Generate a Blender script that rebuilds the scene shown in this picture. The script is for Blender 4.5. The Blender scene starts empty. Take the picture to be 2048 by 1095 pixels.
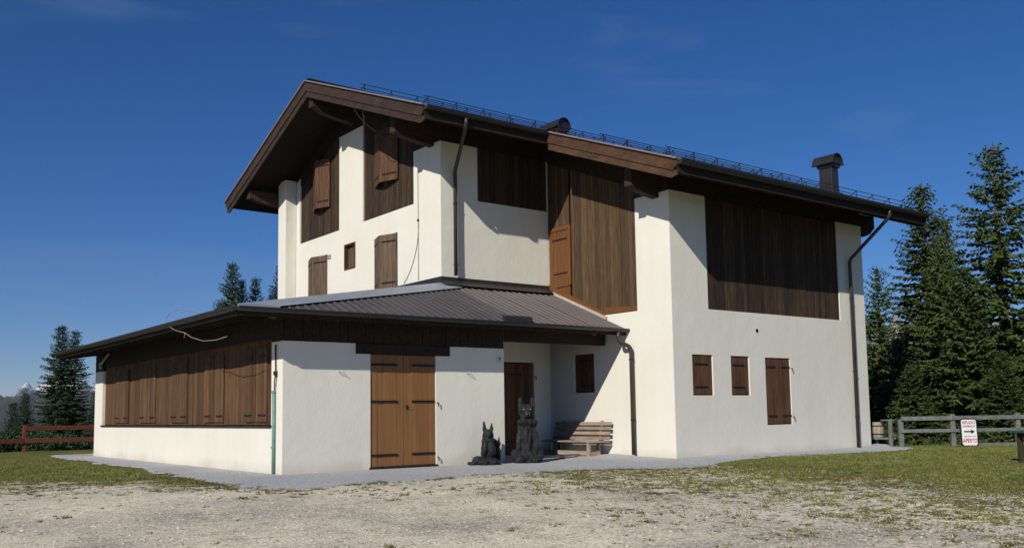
import bpy, bmesh, math, random
import numpy as np
from mathutils import Vector, Matrix

random.seed(7)
rng = np.random.default_rng(7)
S = bpy.context.scene
COL = S.collection

# ------------------------------------------------------------------ camera
cam = bpy.data.cameras.new("camera")
camo = bpy.data.objects.new("camera", cam)
COL.objects.link(camo)
CR = Vector((0.79022062, -0.61262162, -0.01568843))
CU = Vector((-0.04499849, -0.08353669, 0.9954882))
CF = Vector((0.61116815, 0.78594935, 0.09357946))
M = Matrix((CR, CU, -CF)).transposed().to_4x4()
M.translation = Vector((-13.08996, -19.98322, 1.15))
camo.matrix_world = M
cam.sensor_width = 36
cam.lens = 32.8575
cam.shift_x = -0.00535
cam.shift_y = 0.05023
cam.clip_start = 0.1
cam.clip_end = 60000
S.camera = camo

# ------------------------------------------------------------------ light
SUN_TO = Vector((-1.0, -0.50, 0.627)).normalized()      # towards the sun
ELEV = math.asin(SUN_TO.z)
AZ = math.atan2(SUN_TO.x, SUN_TO.y)                      # clockwise from +Y
world = bpy.data.worlds.new("World")
S.world = world
world.use_nodes = True
wn, wl = world.node_tree.nodes, world.node_tree.links
wn.clear()
wo = wn.new("ShaderNodeOutputWorld")
bg = wn.new("ShaderNodeBackground")
sky = wn.new("ShaderNodeTexSky")
sky.sky_type = 'NISHITA'
sky.sun_disc = False
sky.sun_elevation = ELEV
sky.sun_rotation = AZ
sky.altitude = 1600
sky.air_density = 1.0
sky.dust_density = 0.0
sky.ozone_density = 5.0
hs = wn.new("ShaderNodeHueSaturation")
hs.inputs['Saturation'].default_value = 1.20
hs.inputs['Value'].default_value = 1.0
wb = wn.new('ShaderNodeMixRGB'); wb.blend_type = 'MULTIPLY'; wb.inputs[0].default_value = 1; wb.inputs[2].default_value = (1.0, .955, 1.08, 1)
wl.new(sky.outputs[0], wb.inputs[1]); wl.new(wb.outputs[0], hs.inputs['Color'])
# faint cirrus
tc = wn.new("ShaderNodeTexCoord")
mp = wn.new("ShaderNodeMapping")
mp.inputs['Location'].default_value = (4.2, 5.1, 0.9)
mp.inputs['Rotation'].default_value = (0.25, 0.30, 0.55)
mp.inputs['Scale'].default_value = (1.3, 2.2, 8.0)
nz = wn.new("ShaderNodeTexNoise")
nz.inputs['Scale'].default_value = 2.0
nz.inputs['Detail'].default_value = 6
nz.inputs['Distortion'].default_value = 0.6
rp = wn.new("ShaderNodeValToRGB")
rp.color_ramp.elements[0].position = 0.52
rp.color_ramp.elements[0].color = (0, 0, 0, 1)
rp.color_ramp.elements[1].position = 0.85
rp.color_ramp.elements[1].color = (0.24, 0.24, 0.24, 1)
mx = wn.new("ShaderNodeMixRGB")
mx.blend_type = 'MIX'
mx.inputs[2].default_value = (3.6, 4.8, 6.6, 1)
wl.new(tc.outputs['Generated'], mp.inputs[0])
wl.new(mp.outputs[0], nz.inputs['Vector'])
wl.new(nz.outputs['Fac'], rp.inputs[0])
wl.new(rp.outputs[0], mx.inputs[0])
wl.new(hs.outputs[0], mx.inputs[1])
wl.new(mx.outputs[0], bg.inputs['Color'])
wl.new(bg.outputs[0], wo.inputs[0])
bg.inputs['Strength'].default_value = 0.068

sl = bpy.data.lights.new("sun", 'SUN')
sl.energy = 3.85
sl.angle = math.radians(0.53)
sl.color = (1.0, 0.95, 0.86)
slo = bpy.data.objects.new("sun", sl)
COL.objects.link(slo)
slo.rotation_euler = (-SUN_TO).to_track_quat('-Z', 'Y').to_euler()
slo.location = (-30, -20, 30)

S.view_settings.view_transform = 'Standard'
S.view_settings.look = 'None'
S.view_settings.gamma = 1
S.view_settings.exposure = 0.0
try:
    S.view_settings.use_curve_mapping = False
except Exception:
    pass

S.cycles.diffuse_bounces = 1

# ------------------------------------------------------------------ materials
def newmat(name):
    m = bpy.data.materials.new(name)
    m.use_nodes = True
    n, l = m.node_tree.nodes, m.node_tree.links
    return m, n, l, n['Principled BSDF']

def ramp(n, stops):
    r = n.new("ShaderNodeValToRGB")
    e = r.color_ramp.elements
    e[0].position, e[0].color = stops[0][0], (*stops[0][1], 1)
    e[1].position, e[1].color = stops[-1][0], (*stops[-1][1], 1)
    for p, c in stops[1:-1]:
        x = e.new(p); x.color = (*c, 1)
    return r

def noise_mat(name, c0, c1, scale=4, stretch=(1, 1, 1), rough=0.8, bump=0.15, bscale=None, objrand=0.0, metal=0.0,
              detail=6, bdist=0.01, c2=None, big=0.0, spec=0.3):
    """Two-tone noise in world coordinates, fine relief and, if asked, a tint per object."""
    m, n, l, b = newmat(name)
    g = n.new("ShaderNodeNewGeometry")
    mp = n.new("ShaderNodeMapping"); mp.inputs['Scale'].default_value = stretch
    l.new(g.outputs['Position'], mp.inputs[0])
    nz = n.new("ShaderNodeTexNoise"); nz.inputs['Scale'].default_value = scale; nz.inputs['Detail'].default_value = detail
    nz.inputs['Roughness'].default_value = 0.65
    oi = n.new("ShaderNodeObjectInfo")
    if objrand:
        ad = n.new("ShaderNodeVectorMath"); ad.operation = 'ADD'
        ml = n.new("ShaderNodeMath"); ml.operation = 'MULTIPLY'; ml.inputs[1].default_value = 37.0
        l.new(oi.outputs['Random'], ml.inputs[0])
        l.new(mp.outputs[0], ad.inputs[0]); l.new(ml.outputs[0], ad.inputs[1])
        l.new(ad.outputs[0], nz.inputs['Vector'])
    else:
        l.new(mp.outputs[0], nz.inputs['Vector'])
    stops = [(0.3, c0), (0.7, c1)] if c2 is None else [(0.3, c0), (0.52, c1), (0.74, c2)]
    r = ramp(n, stops)
    l.new(nz.outputs['Fac'], r.inputs[0])
    out = r.outputs[0]
    if objrand or big:
        hsv = n.new("ShaderNodeHueSaturation")
        mr = n.new("ShaderNodeMapRange")
        if objrand:
            mr.inputs[3].default_value = 1 - objrand; mr.inputs[4].default_value = 1 + objrand
            l.new(oi.outputs['Random'], mr.inputs[0])
        else:
            n2 = n.new("ShaderNodeTexNoise"); n2.inputs['Scale'].default_value = 0.45; n2.inputs['Detail'].default_value = 5
            l.new(g.outputs['Position'], n2.inputs['Vector'])
            mr.inputs[1].default_value = 0.3; mr.inputs[2].default_value = 0.7
            mr.inputs[3].default_value = 1 - big; mr.inputs[4].default_value = 1 + big
            l.new(n2.outputs['Fac'], mr.inputs[0])
        l.new(mr.outputs[0], hsv.inputs['Value'])
        l.new(out, hsv.inputs['Color'])
        out = hsv.outputs[0]
    l.new(out, b.inputs['Base Color'])
    b.inputs['Roughness'].default_value = rough
    b.inputs['Metallic'].default_value = metal
    b.inputs['Specular IOR Level'].default_value = spec
    if bump:
        nb = n.new("ShaderNodeTexNoise"); nb.inputs['Scale'].default_value = bscale or scale * 3; nb.inputs['Detail'].default_value = 4
        l.new(mp.outputs[0], nb.inputs['Vector'])
        bp = n.new("ShaderNodeBump"); bp.inputs['Strength'].default_value = bump; bp.inputs['Distance'].default_value = bdist
        l.new(nb.outputs['Fac'], bp.inputs['Height'])
        l.new(bp.outputs[0], b.inputs['Normal'])
    return m

VG = (9, 9, 0.7)   # vertical grain
MAT = {}
def stucco():
    m, n, l, b = newmat("stucco")
    g = n.new("ShaderNodeNewGeometry")
    n1 = n.new("ShaderNodeTexNoise"); n1.inputs['Scale'].default_value = 0.8; n1.inputs['Detail'].default_value = 7
    n2 = n.new("ShaderNodeTexNoise"); n2.inputs['Scale'].default_value = 22; n2.inputs['Detail'].default_value = 4
    mp = n.new("ShaderNodeMapping"); mp.inputs['Scale'].default_value = (3, 3, .35)
    n3 = n.new("ShaderNodeTexNoise"); n3.inputs['Scale'].default_value = 1.2; n3.inputs['Detail'].default_value = 5
    l.new(g.outputs['Position'], n1.inputs[0]); l.new(g.outputs['Position'], n2.inputs[0])
    l.new(g.outputs['Position'], mp.inputs[0]); l.new(mp.outputs[0], n3.inputs[0])
    r = ramp(n, [(0.3, (.82, .78, .665)), (0.7, (.86, .82, .71))])
    l.new(n1.outputs[0], r.inputs[0])
    mul = n.new("ShaderNodeMixRGB"); mul.blend_type = 'MULTIPLY'; mul.inputs[0].default_value = 1
    r3 = ramp(n, [(0.28, (.965, .965, .96)), (0.6, (1, 1, 1))])
    l.new(n3.outputs[0], r3.inputs[0])
    l.new(r.outputs[0], mul.inputs[1]); l.new(r3.outputs[0], mul.inputs[2])
    # splash dirt low on the wall
    sp = n.new("ShaderNodeSeparateXYZ"); l.new(g.outputs['Position'], sp.inputs[0])
    ad = n.new("ShaderNodeMath"); ad.operation = 'MULTIPLY_ADD'; ad.inputs[1].default_value = .5
    l.new(n1.outputs[0], ad.inputs[0]); l.new(sp.outputs['Z'], ad.inputs[2])
    r4 = ramp(n, [(0.20, (.80, .77, .71)), (0.50, (1, 1, 1))])
    l.new(ad.outputs[0], r4.inputs[0])
    mu2 = n.new("ShaderNodeMixRGB"); mu2.blend_type = 'MULTIPLY'; mu2.inputs[0].default_value = 1
    l.new(mul.outputs[0], mu2.inputs[1]); l.new(r4.outputs[0], mu2.inputs[2])
    l.new(mu2.outputs[0], b.inputs['Base Color'])
    b.inputs['Roughness'].default_value = .95
    b.inputs['Specular IOR Level'].default_value = .1
    bp = n.new("ShaderNodeBump"); bp.inputs['Strength'].default_value = .25; bp.inputs['Distance'].default_value = .012
    l.new(n2.outputs[0], bp.inputs['Height'])
    n5 = n.new("ShaderNodeTexNoise"); n5.inputs['Scale'].default_value = 2.6; n5.inputs['Detail'].default_value = 3; l.new(g.outputs['Position'], n5.inputs[0])
    b2 = n.new("ShaderNodeBump"); b2.inputs['Strength'].default_value = .5; b2.inputs['Distance'].default_value = .022
    l.new(n5.outputs[0], b2.inputs['Height']); l.new(bp.outputs[0], b2.inputs['Normal']); l.new(b2.outputs[0], b.inputs['Normal'])
    return m
MAT['stucco'] = stucco()
MAT['board'] = noise_mat('weathered_board', (.027, .017, .010), (.055, .034, .020), 2.6, VG, .85, .4, 4, objrand=.32, c2=(.105, .068, .042))
MAT['board_warm'] = noise_mat('warm_board', (.075, .038, .017), (.125, .066, .031), 2.6, VG, .8, .4, 4, objrand=.28, c2=(.175, .10, .052))
MAT['board_light'] = noise_mat('light_weathered_board', (.055, .034, .018), (.100, .061, .031), 2.6, VG, .85, .4, 4, objrand=.26, c2=(.140, .090, .050))
MAT['shutter'] = noise_mat('shutter_wood', (.045, .022, .012), (.115, .055, .027), 2.2, VG, .7, .3, 4, objrand=.18, c2=(.16, .085, .045))
MAT['shutter_grey'] = noise_mat('faded_shutter_wood', (.06, .036, .021), (.135, .088, .055), 2.2, VG, .7, .3, 4, objrand=.15, c2=(.18, .125, .08))
MAT['door'] = noise_mat('door_wood', (.21, .098, .034), (.32, .155, .058), 1.8, (9, 9, .4), .6, .2, 4, objrand=.07)
MAT['orange'] = noise_mat('orange_wood', (.13, .052, .016), (.20, .082, .026), 2, VG, .7, .3, 4, objrand=.1)
MAT['dark_wood'] = noise_mat('dark_beam', (.014, .009, .006), (.042, .026, .016), 3, (3, 3, 3), .8, .3, 12)
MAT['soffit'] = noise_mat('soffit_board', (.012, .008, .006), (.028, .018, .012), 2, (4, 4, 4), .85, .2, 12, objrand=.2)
MAT['fascia'] = noise_mat('fascia_board', (.030, .018, .012), (.070, .043, .029), 1.6, (1.5, 1.5, 5), .75, .3, 10, objrand=.12)
MAT['fascia_warm'] = noise_mat('warm_fascia_board', (.05, .026, .013), (.125, .066, .034), 1.6, (1.5, 1.5, 5), .75, .3, 10, objrand=.1)
MAT['metal'] = noise_mat('brown_metal', (.020, .018, .018), (.034, .030, .030), 3, rough=.45, bump=.02, spec=.5)
MAT['pipe'] = noise_mat('brown_downpipe', (.032, .026, .022), (.05, .040, .033), 3, rough=.4, bump=.02, spec=.5)
MAT['sheet'] = noise_mat('grey_brown_sheet', (.078, .070, .071), (.105, .094, .094), .8, rough=.6, bump=.05, bscale=30, objrand=.03)
MAT['sheet2'] = noise_mat('lighter_brown_sheet', (.135, .118, .110), (.175, .152, .142), .8, rough=.6, bump=.05, bscale=30, objrand=.03)
MAT['zinc'] = noise_mat('zinc', (.26, .29, .32), (.36, .39, .42), 1.5, rough=.5, bump=.03, spec=.5)
MAT['trim'] = noise_mat('pale_metal_trim', (.22, .17, .16), (.30, .24, .22), 2, rough=.4, bump=.02)
MAT['mortar'] = noise_mat('pale_mortar', (.45, .36, .29), (.62, .52, .44), 9, bump=.3)
MAT['iron'] = noise_mat('black_iron', (.010, .010, .011), (.022, .021, .021), 6, rough=.5, bump=.1)
MAT['charcoal'] = noise_mat('charcoal_wood', (.005, .005, .005), (.019, .019, .021), 6, (1, 1, .5), .75, .8, 14, bdist=.02, c2=(.046, .046, .050))
MAT['bench'] = noise_mat('weathered_bench_wood', (.24, .18, .135), (.42, .33, .26), 3, (6, 1, 6), .8, .3, 14, objrand=.12)
MAT['grey_wood'] = noise_mat('grey_fence_wood', (.10, .105, .10), (.22, .215, .20), 3, (3, 3, 3), .85, .4, 16, objrand=.12)
MAT['red_wood'] = noise_mat('red_brown_fence_wood', (.10, .028, .014), (.20, .062, .032), 3, (3, 3, 3), .8, .3, 16, objrand=.1)
MAT['teal'] = noise_mat('teal_pipe', (.13, .27, .22), (.20, .36, .31), 6, rough=.5, bump=.05)
MAT['wire'] = noise_mat('pale_wire', (.20, .17, .15), (.34, .30, .27), 8, bump=0)
MAT['wire_dark'] = noise_mat('brown_wire', (.05, .035, .03), (.09, .065, .055), 8, bump=0)
MAT['white'] = noise_mat('white_paint', (.74, .72, .72), (.82, .80, .80), 5, rough=.5, bump=.02)
MAT['red'] = noise_mat('red_letter', (.42, .02, .015), (.5, .03, .02), 5, rough=.6, bump=0)
MAT['letter_dark'] = noise_mat('dark_red_letter', (.16, .012, .014), (.22, .02, .02), 5, rough=.6, bump=0)
MAT['black'] = noise_mat('black_paint', (.010, .010, .012), (.016, .016, .018), 5, rough=.5, bump=0)
MAT['green'] = noise_mat('green_letter', (.01, .17, .08), (.02, .22, .10), 5, rough=.6, bump=0)
MAT['table_green'] = noise_mat('green_painted_wood', (.018, .085, .062), (.04, .15, .11), 4, (2, 2, 8), .6, .2, 16)
MAT['porch'] = noise_mat('reddish_beam', (.016, .008, .005), (.045, .022, .014), 3, (.6, 3, 3), .8, .3, 12)
MAT['log'] = noise_mat('dark_log', (.035, .024, .016), (.095, .068, .045), 5, (3, 3, 1), .85, .6, 12)
MAT['pale_wood'] = noise_mat('pale_barrel_wood', (.26, .22, .15), (.46, .40, .29), 4, VG, .8, .3, 12, objrand=.15)
MAT['bark'] = noise_mat('spruce_bark', (.06, .045, .035), (.16, .13, .105), 6, (2, 2, .6), .9, .7, 9)
MAT['stone'] = noise_mat('pale_stone', (.30, .28, .25), (.52, .49, .45), 5, bump=.5)
MAT['path'] = noise_mat('grey_gravel', (.34, .34, .35), (.54, .535, .53), 30, rough=.95, bump=.9, bscale=45, c2=(.62, .61, .60), bdist=.02, detail=3, big=.12)

def needles(name, c0, c1, c2):
    m, n, l, b = newmat(name)
    g = n.new("ShaderNodeNewGeometry")
    nz = n.new("ShaderNodeTexNoise"); nz.inputs['Scale'].default_value = 1.3; nz.inputs['Detail'].default_value = 8
    nz.inputs['Roughness'].default_value = .75
    l.new(g.outputs['Position'], nz.inputs[0])
    r = ramp(n, [(.3, c0), (.52, c1), (.75, c2)])
    l.new(nz.outputs[0], r.inputs[0])
    oi = n.new("ShaderNodeObjectInfo"); mr = n.new("ShaderNodeMapRange")
    mr.inputs[3].default_value = .8; mr.inputs[4].default_value = 1.25
    l.new(oi.outputs['Random'], mr.inputs[0])
    h = n.new("ShaderNodeHueSaturation"); l.new(mr.outputs[0], h.inputs['Value']); l.new(r.outputs[0], h.inputs['Color'])
    l.new(h.outputs[0], b.inputs['Base Color'])
    b.inputs['Roughness'].default_value = .7
    b.inputs['Specular IOR Level'].default_value = .25
    return m
MAT['needles'] = needles('spruce_needles', (.030, .050, .014), (.072, .102, .027), (.150, .170, .050))
MAT['needles_far'] = needles('far_spruce_needles', (.018, .038, .018), (.038, .068, .028), (.070, .10, .040))
MAT['leaves'] = needles('bush_leaves', (.03, .05, .015), (.06, .085, .025), (.11, .12, .04))

# ------------------------------------------------------------------ object helpers
def link_mesh(name, me, mat, parent=None, label=None, kind=None):
    o = bpy.data.objects.new(name, me)
    if mat is not None and not me.materials:
        me.materials.append(mat)
    COL.objects.link(o)
    if parent is not None:
        o.parent = parent
    if label: o['label'] = label
    if kind: o['kind'] = kind
    return o

def thing(name, label, cat, loc=(0, 0, 0), rz=0.0, group=None):
    o = bpy.data.objects.new(name, None)
    o.empty_display_size = .2
    COL.objects.link(o)
    o.location = loc
    o.rotation_euler = (0, 0, rz)
    o['label'] = label
    o['category'] = cat
    if group: o['group'] = group
    return o

class MB:
    def __init__(s):
        s.v, s.f = [], []
    def poly(s, pts):
        i = len(s.v); s.v += [tuple(p) for p in pts]; s.f.append(tuple(range(i, i + len(pts))))
    def hexa(s, p):
        i = len(s.v); s.v += [tuple(q) for q in p]
        for a in ((0, 3, 2, 1), (4, 5, 6, 7), (0, 1, 5, 4), (1, 2, 6, 5), (2, 3, 7, 6), (3, 0, 4, 7)):
            s.f.append(tuple(i + k for k in a))
    def box(s, x0, x1, y0, y1, z0, z1):
        s.hexa([(x0, y0, z0), (x1, y0, z0), (x1, y1, z0), (x0, y1, z0), (x0, y0, z1), (x1, y0, z1), (x1, y1, z1), (x0, y1, z1)])
    def beam(s, p0, p1, w, h, up=(0, 0, 1), w1=None, h1=None):
        p0, p1, up = Vector(p0), Vector(p1), Vector(up)
        d = (p1 - p0).normalized(); r = d.cross(up).normalized(); u = r.cross(d)
        w1 = w if w1 is None else w1; h1 = h if h1 is None else h1
        a = [p0 - r * w / 2 - u * h / 2, p0 + r * w / 2 - u * h / 2, p0 + r * w / 2 + u * h / 2, p0 - r * w / 2 + u * h / 2]
        b = [p1 - r * w1 / 2 - u * h1 / 2, p1 + r * w1 / 2 - u * h1 / 2, p1 + r * w1 / 2 + u * h1 / 2, p1 - r * w1 / 2 + u * h1 / 2]
        s.hexa(a + b)
    def tube(s, pts, rad, n=8, caps=True):
        pts = [Vector(p) for p in pts]
        rings = []
        ref = None
        for i, p in enumerate(pts):
            d = (pts[min(i + 1, len(pts) - 1)] - pts[max(i - 1, 0)]).normalized()
            if ref is None:
                ref = d.orthogonal().normalized()
            ref = (ref - d * ref.dot(d)).normalized()
            b = d.cross(ref)
            r = rad[i] if isinstance(rad, (list, tuple)) else rad
            i0 = len(s.v)
            for k in range(n):
                a = 2 * math.pi * k / n
                s.v.append(tuple(p + (ref * math.cos(a) + b * math.sin(a)) * r))
            rings.append(i0)
        for a, b in zip(rings, rings[1:]):
            for k in range(n):
                s.f.append((a + k, a + (k + 1) % n, b + (k + 1) % n, b + k))
        if caps:
            s.f.append(tuple(rings[0] + k for k in reversed(range(n))))
            s.f.append(tuple(rings[-1] + k for k in range(n)))
    def prism(s, poly, ex):
        """closed polygon (list of 3-vectors) swept by ex"""
        n = len(poly); i = len(s.v); ex = Vector(ex)
        s.v += [tuple(p) for p in poly] + [tuple(Vector(p) + ex) for p in poly]
        s.f.append(tuple(i + k for k in range(n))); s.f.append(tuple(i + n + k for k in reversed(range(n))))
        for k in range(n):
            s.f.append((i + k, i + n + k, i + n + (k + 1) % n, i + (k + 1) % n))
    def mesh(s, name='m', smooth=False, fix=True):
        me = bpy.data.meshes.new(name)
        me.from_pydata(s.v, [], s.f)
        if fix:
            bm = bmesh.new(); bm.from_mesh(me); bmesh.ops.recalc_face_normals(bm, faces=bm.faces); bm.to_mesh(me); bm.free()
        if smooth:
            me.polygons.foreach_set('use_smooth', [True] * len(me.polygons))
        me.update()
        return me
    def build(s, name, mat, parent=None, label=None, kind=None, smooth=False, fix=True, bevel=0):
        me = s.mesh(name, smooth, fix)
        if bevel:
            bm = bmesh.new(); bm.from_mesh(me)
            bmesh.ops.bevel(bm, geom=list(bm.edges), offset=bevel, segments=1, affect='EDGES')
            bm.to_mesh(me); bm.free()
        return link_mesh(name, me, mat, parent, label, kind)

_unit = {}
def unit_box(mat):
    if mat.name not in _unit:
        m = MB(); m.box(0, 1, 0, 1, 0, 1)
        me = m.mesh('unit'); me.materials.append(mat)
        _unit[mat.name] = me
    return _unit[mat.name]
def ubox(name, mat, parent, x0, x1, y0, y1, z0, z1, label=None):
    o = bpy.data.objects.new(name, unit_box(mat))
    COL.objects.link(o)
    o.location = (x0, y0, z0); o.scale = (x1 - x0, y1 - y0, z1 - z0)
    o.parent = parent
    if label: o['label'] = label
    return o

def smooth01(t):
    t = np.clip(t, 0, 1); return t * t * (3 - 2 * t)

def vnoise(x, y, seed=0):
    x = np.asarray(x, float); y = np.asarray(y, float)
    xi = np.floor(x).astype(np.int64); yi = np.floor(y).astype(np.int64)
    fx, fy = x - xi, y - yi
    fx = fx * fx * (3 - 2 * fx); fy = fy * fy * (3 - 2 * fy)
    def h(a, b):
        n = (a * 374761393 + b * 668265263 + seed * 1442695041) & 0x7fffffff
        n = ((n ^ (n >> 13)) * 1274126177) & 0x7fffffff
        return ((n ^ (n >> 16)) & 0xffff) / 65535.0
    return (h(xi, yi) * (1 - fx) + h(xi + 1, yi) * fx) * (1 - fy) + (h(xi, yi + 1) * (1 - fx) + h(xi + 1, yi + 1) * fx) * fy
def fbm(x, y, o=4, seed=0):
    s, a, t = 0, 1, 0
    for i in range(o):
        s = s + a * vnoise(x * 2 ** i + 17.3 * i, y * 2 ** i - 9.1 * i, seed + i); t += a; a *= .5
    return s / t

# ------------------------------------------------------------------ ground
def ground_h(x, y):
    x = np.asarray(x, float); y = np.asarray(y, float)
    df = np.maximum(0, -(y + 6.5)); dl = np.maximum(0, -(x + 7.2))
    dd = np.hypot(df, dl)
    h = -.45 * smooth01(dd / 15)
    h = h + (fbm(x * .5, y * .5, 3, 3) - .5) * .10 * smooth01(dd / 3)
    h = h + (fbm(x * 4, y * 4, 3, 5) - .5) * .035 * smooth01(dd / .8)
    n = (x - 13.8) * .61 + (y + 6.05) * .79
    fall = np.maximum(y - 21.5, np.minimum(n - 1.2, x - 12.6))
    fall = np.maximum(0, fall)
    h = h - .10 * smooth01(fall / 2) - np.minimum(fall * .28, 350) + (fbm(x * .01, y * .01, 4, 8) - .5) * np.minimum(fall * .15, 120)
    return h

def axis(lo, hi, step, far, g):
    a = list(np.arange(lo, hi + 1e-6, step)); s = step; p = a[-1]
    up = []
    while p < far: s *= g; p += s; up.append(p)
    s = step; p = a[0]; dn = []
    while p > -far: s *= g; p -= s; dn.append(p)
    return np.array(dn[::-1] + a + up)
gx = axis(-14.0, 14.0, .13, 9000, 1.13); gy = axis(-19.0, 6.0, .13, 9000, 1.13)
GX, GY = np.meshgrid(gx, gy)
GZ = ground_h(GX, GY)
nx_, ny_ = len(gx), len(gy)
V = np.stack([GX.ravel(), GY.ravel(), GZ.ravel()], 1)
ii = np.arange((ny_ - 1) * (nx_ - 1)); r_, c_ = ii // (nx_ - 1), ii % (nx_ - 1)
q = r_ * nx_ + c_
F = np.stack([q, q + 1, q + nx_ + 1, q + nx_], 1)
def np_mesh(name, V, F, smooth=False):
    me = bpy.data.meshes.new(name)
    me.vertices.add(len(V)); me.vertices.foreach_set('co', np.asarray(V, np.float32).ravel())
    k = F.shape[1]
    me.loops.add(F.size); me.loops.foreach_set('vertex_index', F.ravel().astype(np.int32))
    me.polygons.add(len(F)); me.polygons.foreach_set('loop_start', (np.arange(len(F)) * k).astype(np.int32))
    me.polygons.foreach_set('loop_total', np.full(len(F), k, np.int32))
    if smooth: me.polygons.foreach_set('use_smooth', np.ones(len(F), bool))
    me.update(calc_edges=True)
    return me

def grass_amount(x, y):
    """0 bare gravel .. 1 closed turf"""
    x = np.asarray(x, float); y = np.asarray(y, float)
    nn = (fbm(x * .45, y * .45, 4, 21) - .5) * 2
    # lawn on the right of the yard
    dR = (x - .6) + (y + 10) * -.12 + nn * 2.6
    R = smooth01((dR + 2.2) / 5.5)
    T = .46 * smooth01((x + 6.5) / 6.5)                       # scattered tufts thickening to the right
    # lawn on the left
    k = (x + 9.9) * 1.33 + (y + .5)                           # >0 beyond the line
    Lf = smooth01((k + 1.0 + nn * 3.4) / 3.0) * (x < -6.2)
    Tl = .44 * smooth01((k + 4.8 + nn * 1.5) / 5.0) * smooth01((-5.2 - x) / 1.5)
    hole = smooth01((fbm(x * 1.1 + 40, y * 1.1, 4, 90) - .50) / .08)
    Lf = Lf * (1 - .75 * hole * smooth01((3.6 - k) / 2.5))
    g = np.maximum(np.maximum(R * (1 - .35 * hole * (x < 3.5)), np.maximum(T, Tl)), Lf)
    far = smooth01((y - 14.4) / 1.0)
    g = np.maximum(g, far)
    g = np.maximum(g, smooth01((x - 12.0) / 1.0))
    return np.clip(g, 0, 1)
GA = grass_amount(GX, GY).ravel()
gme = np_mesh('ground', V, F, True)
at = gme.attributes.new('turf', 'FLOAT', 'POINT'); at.data.foreach_set('value', GA.astype(np.float32))

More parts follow.
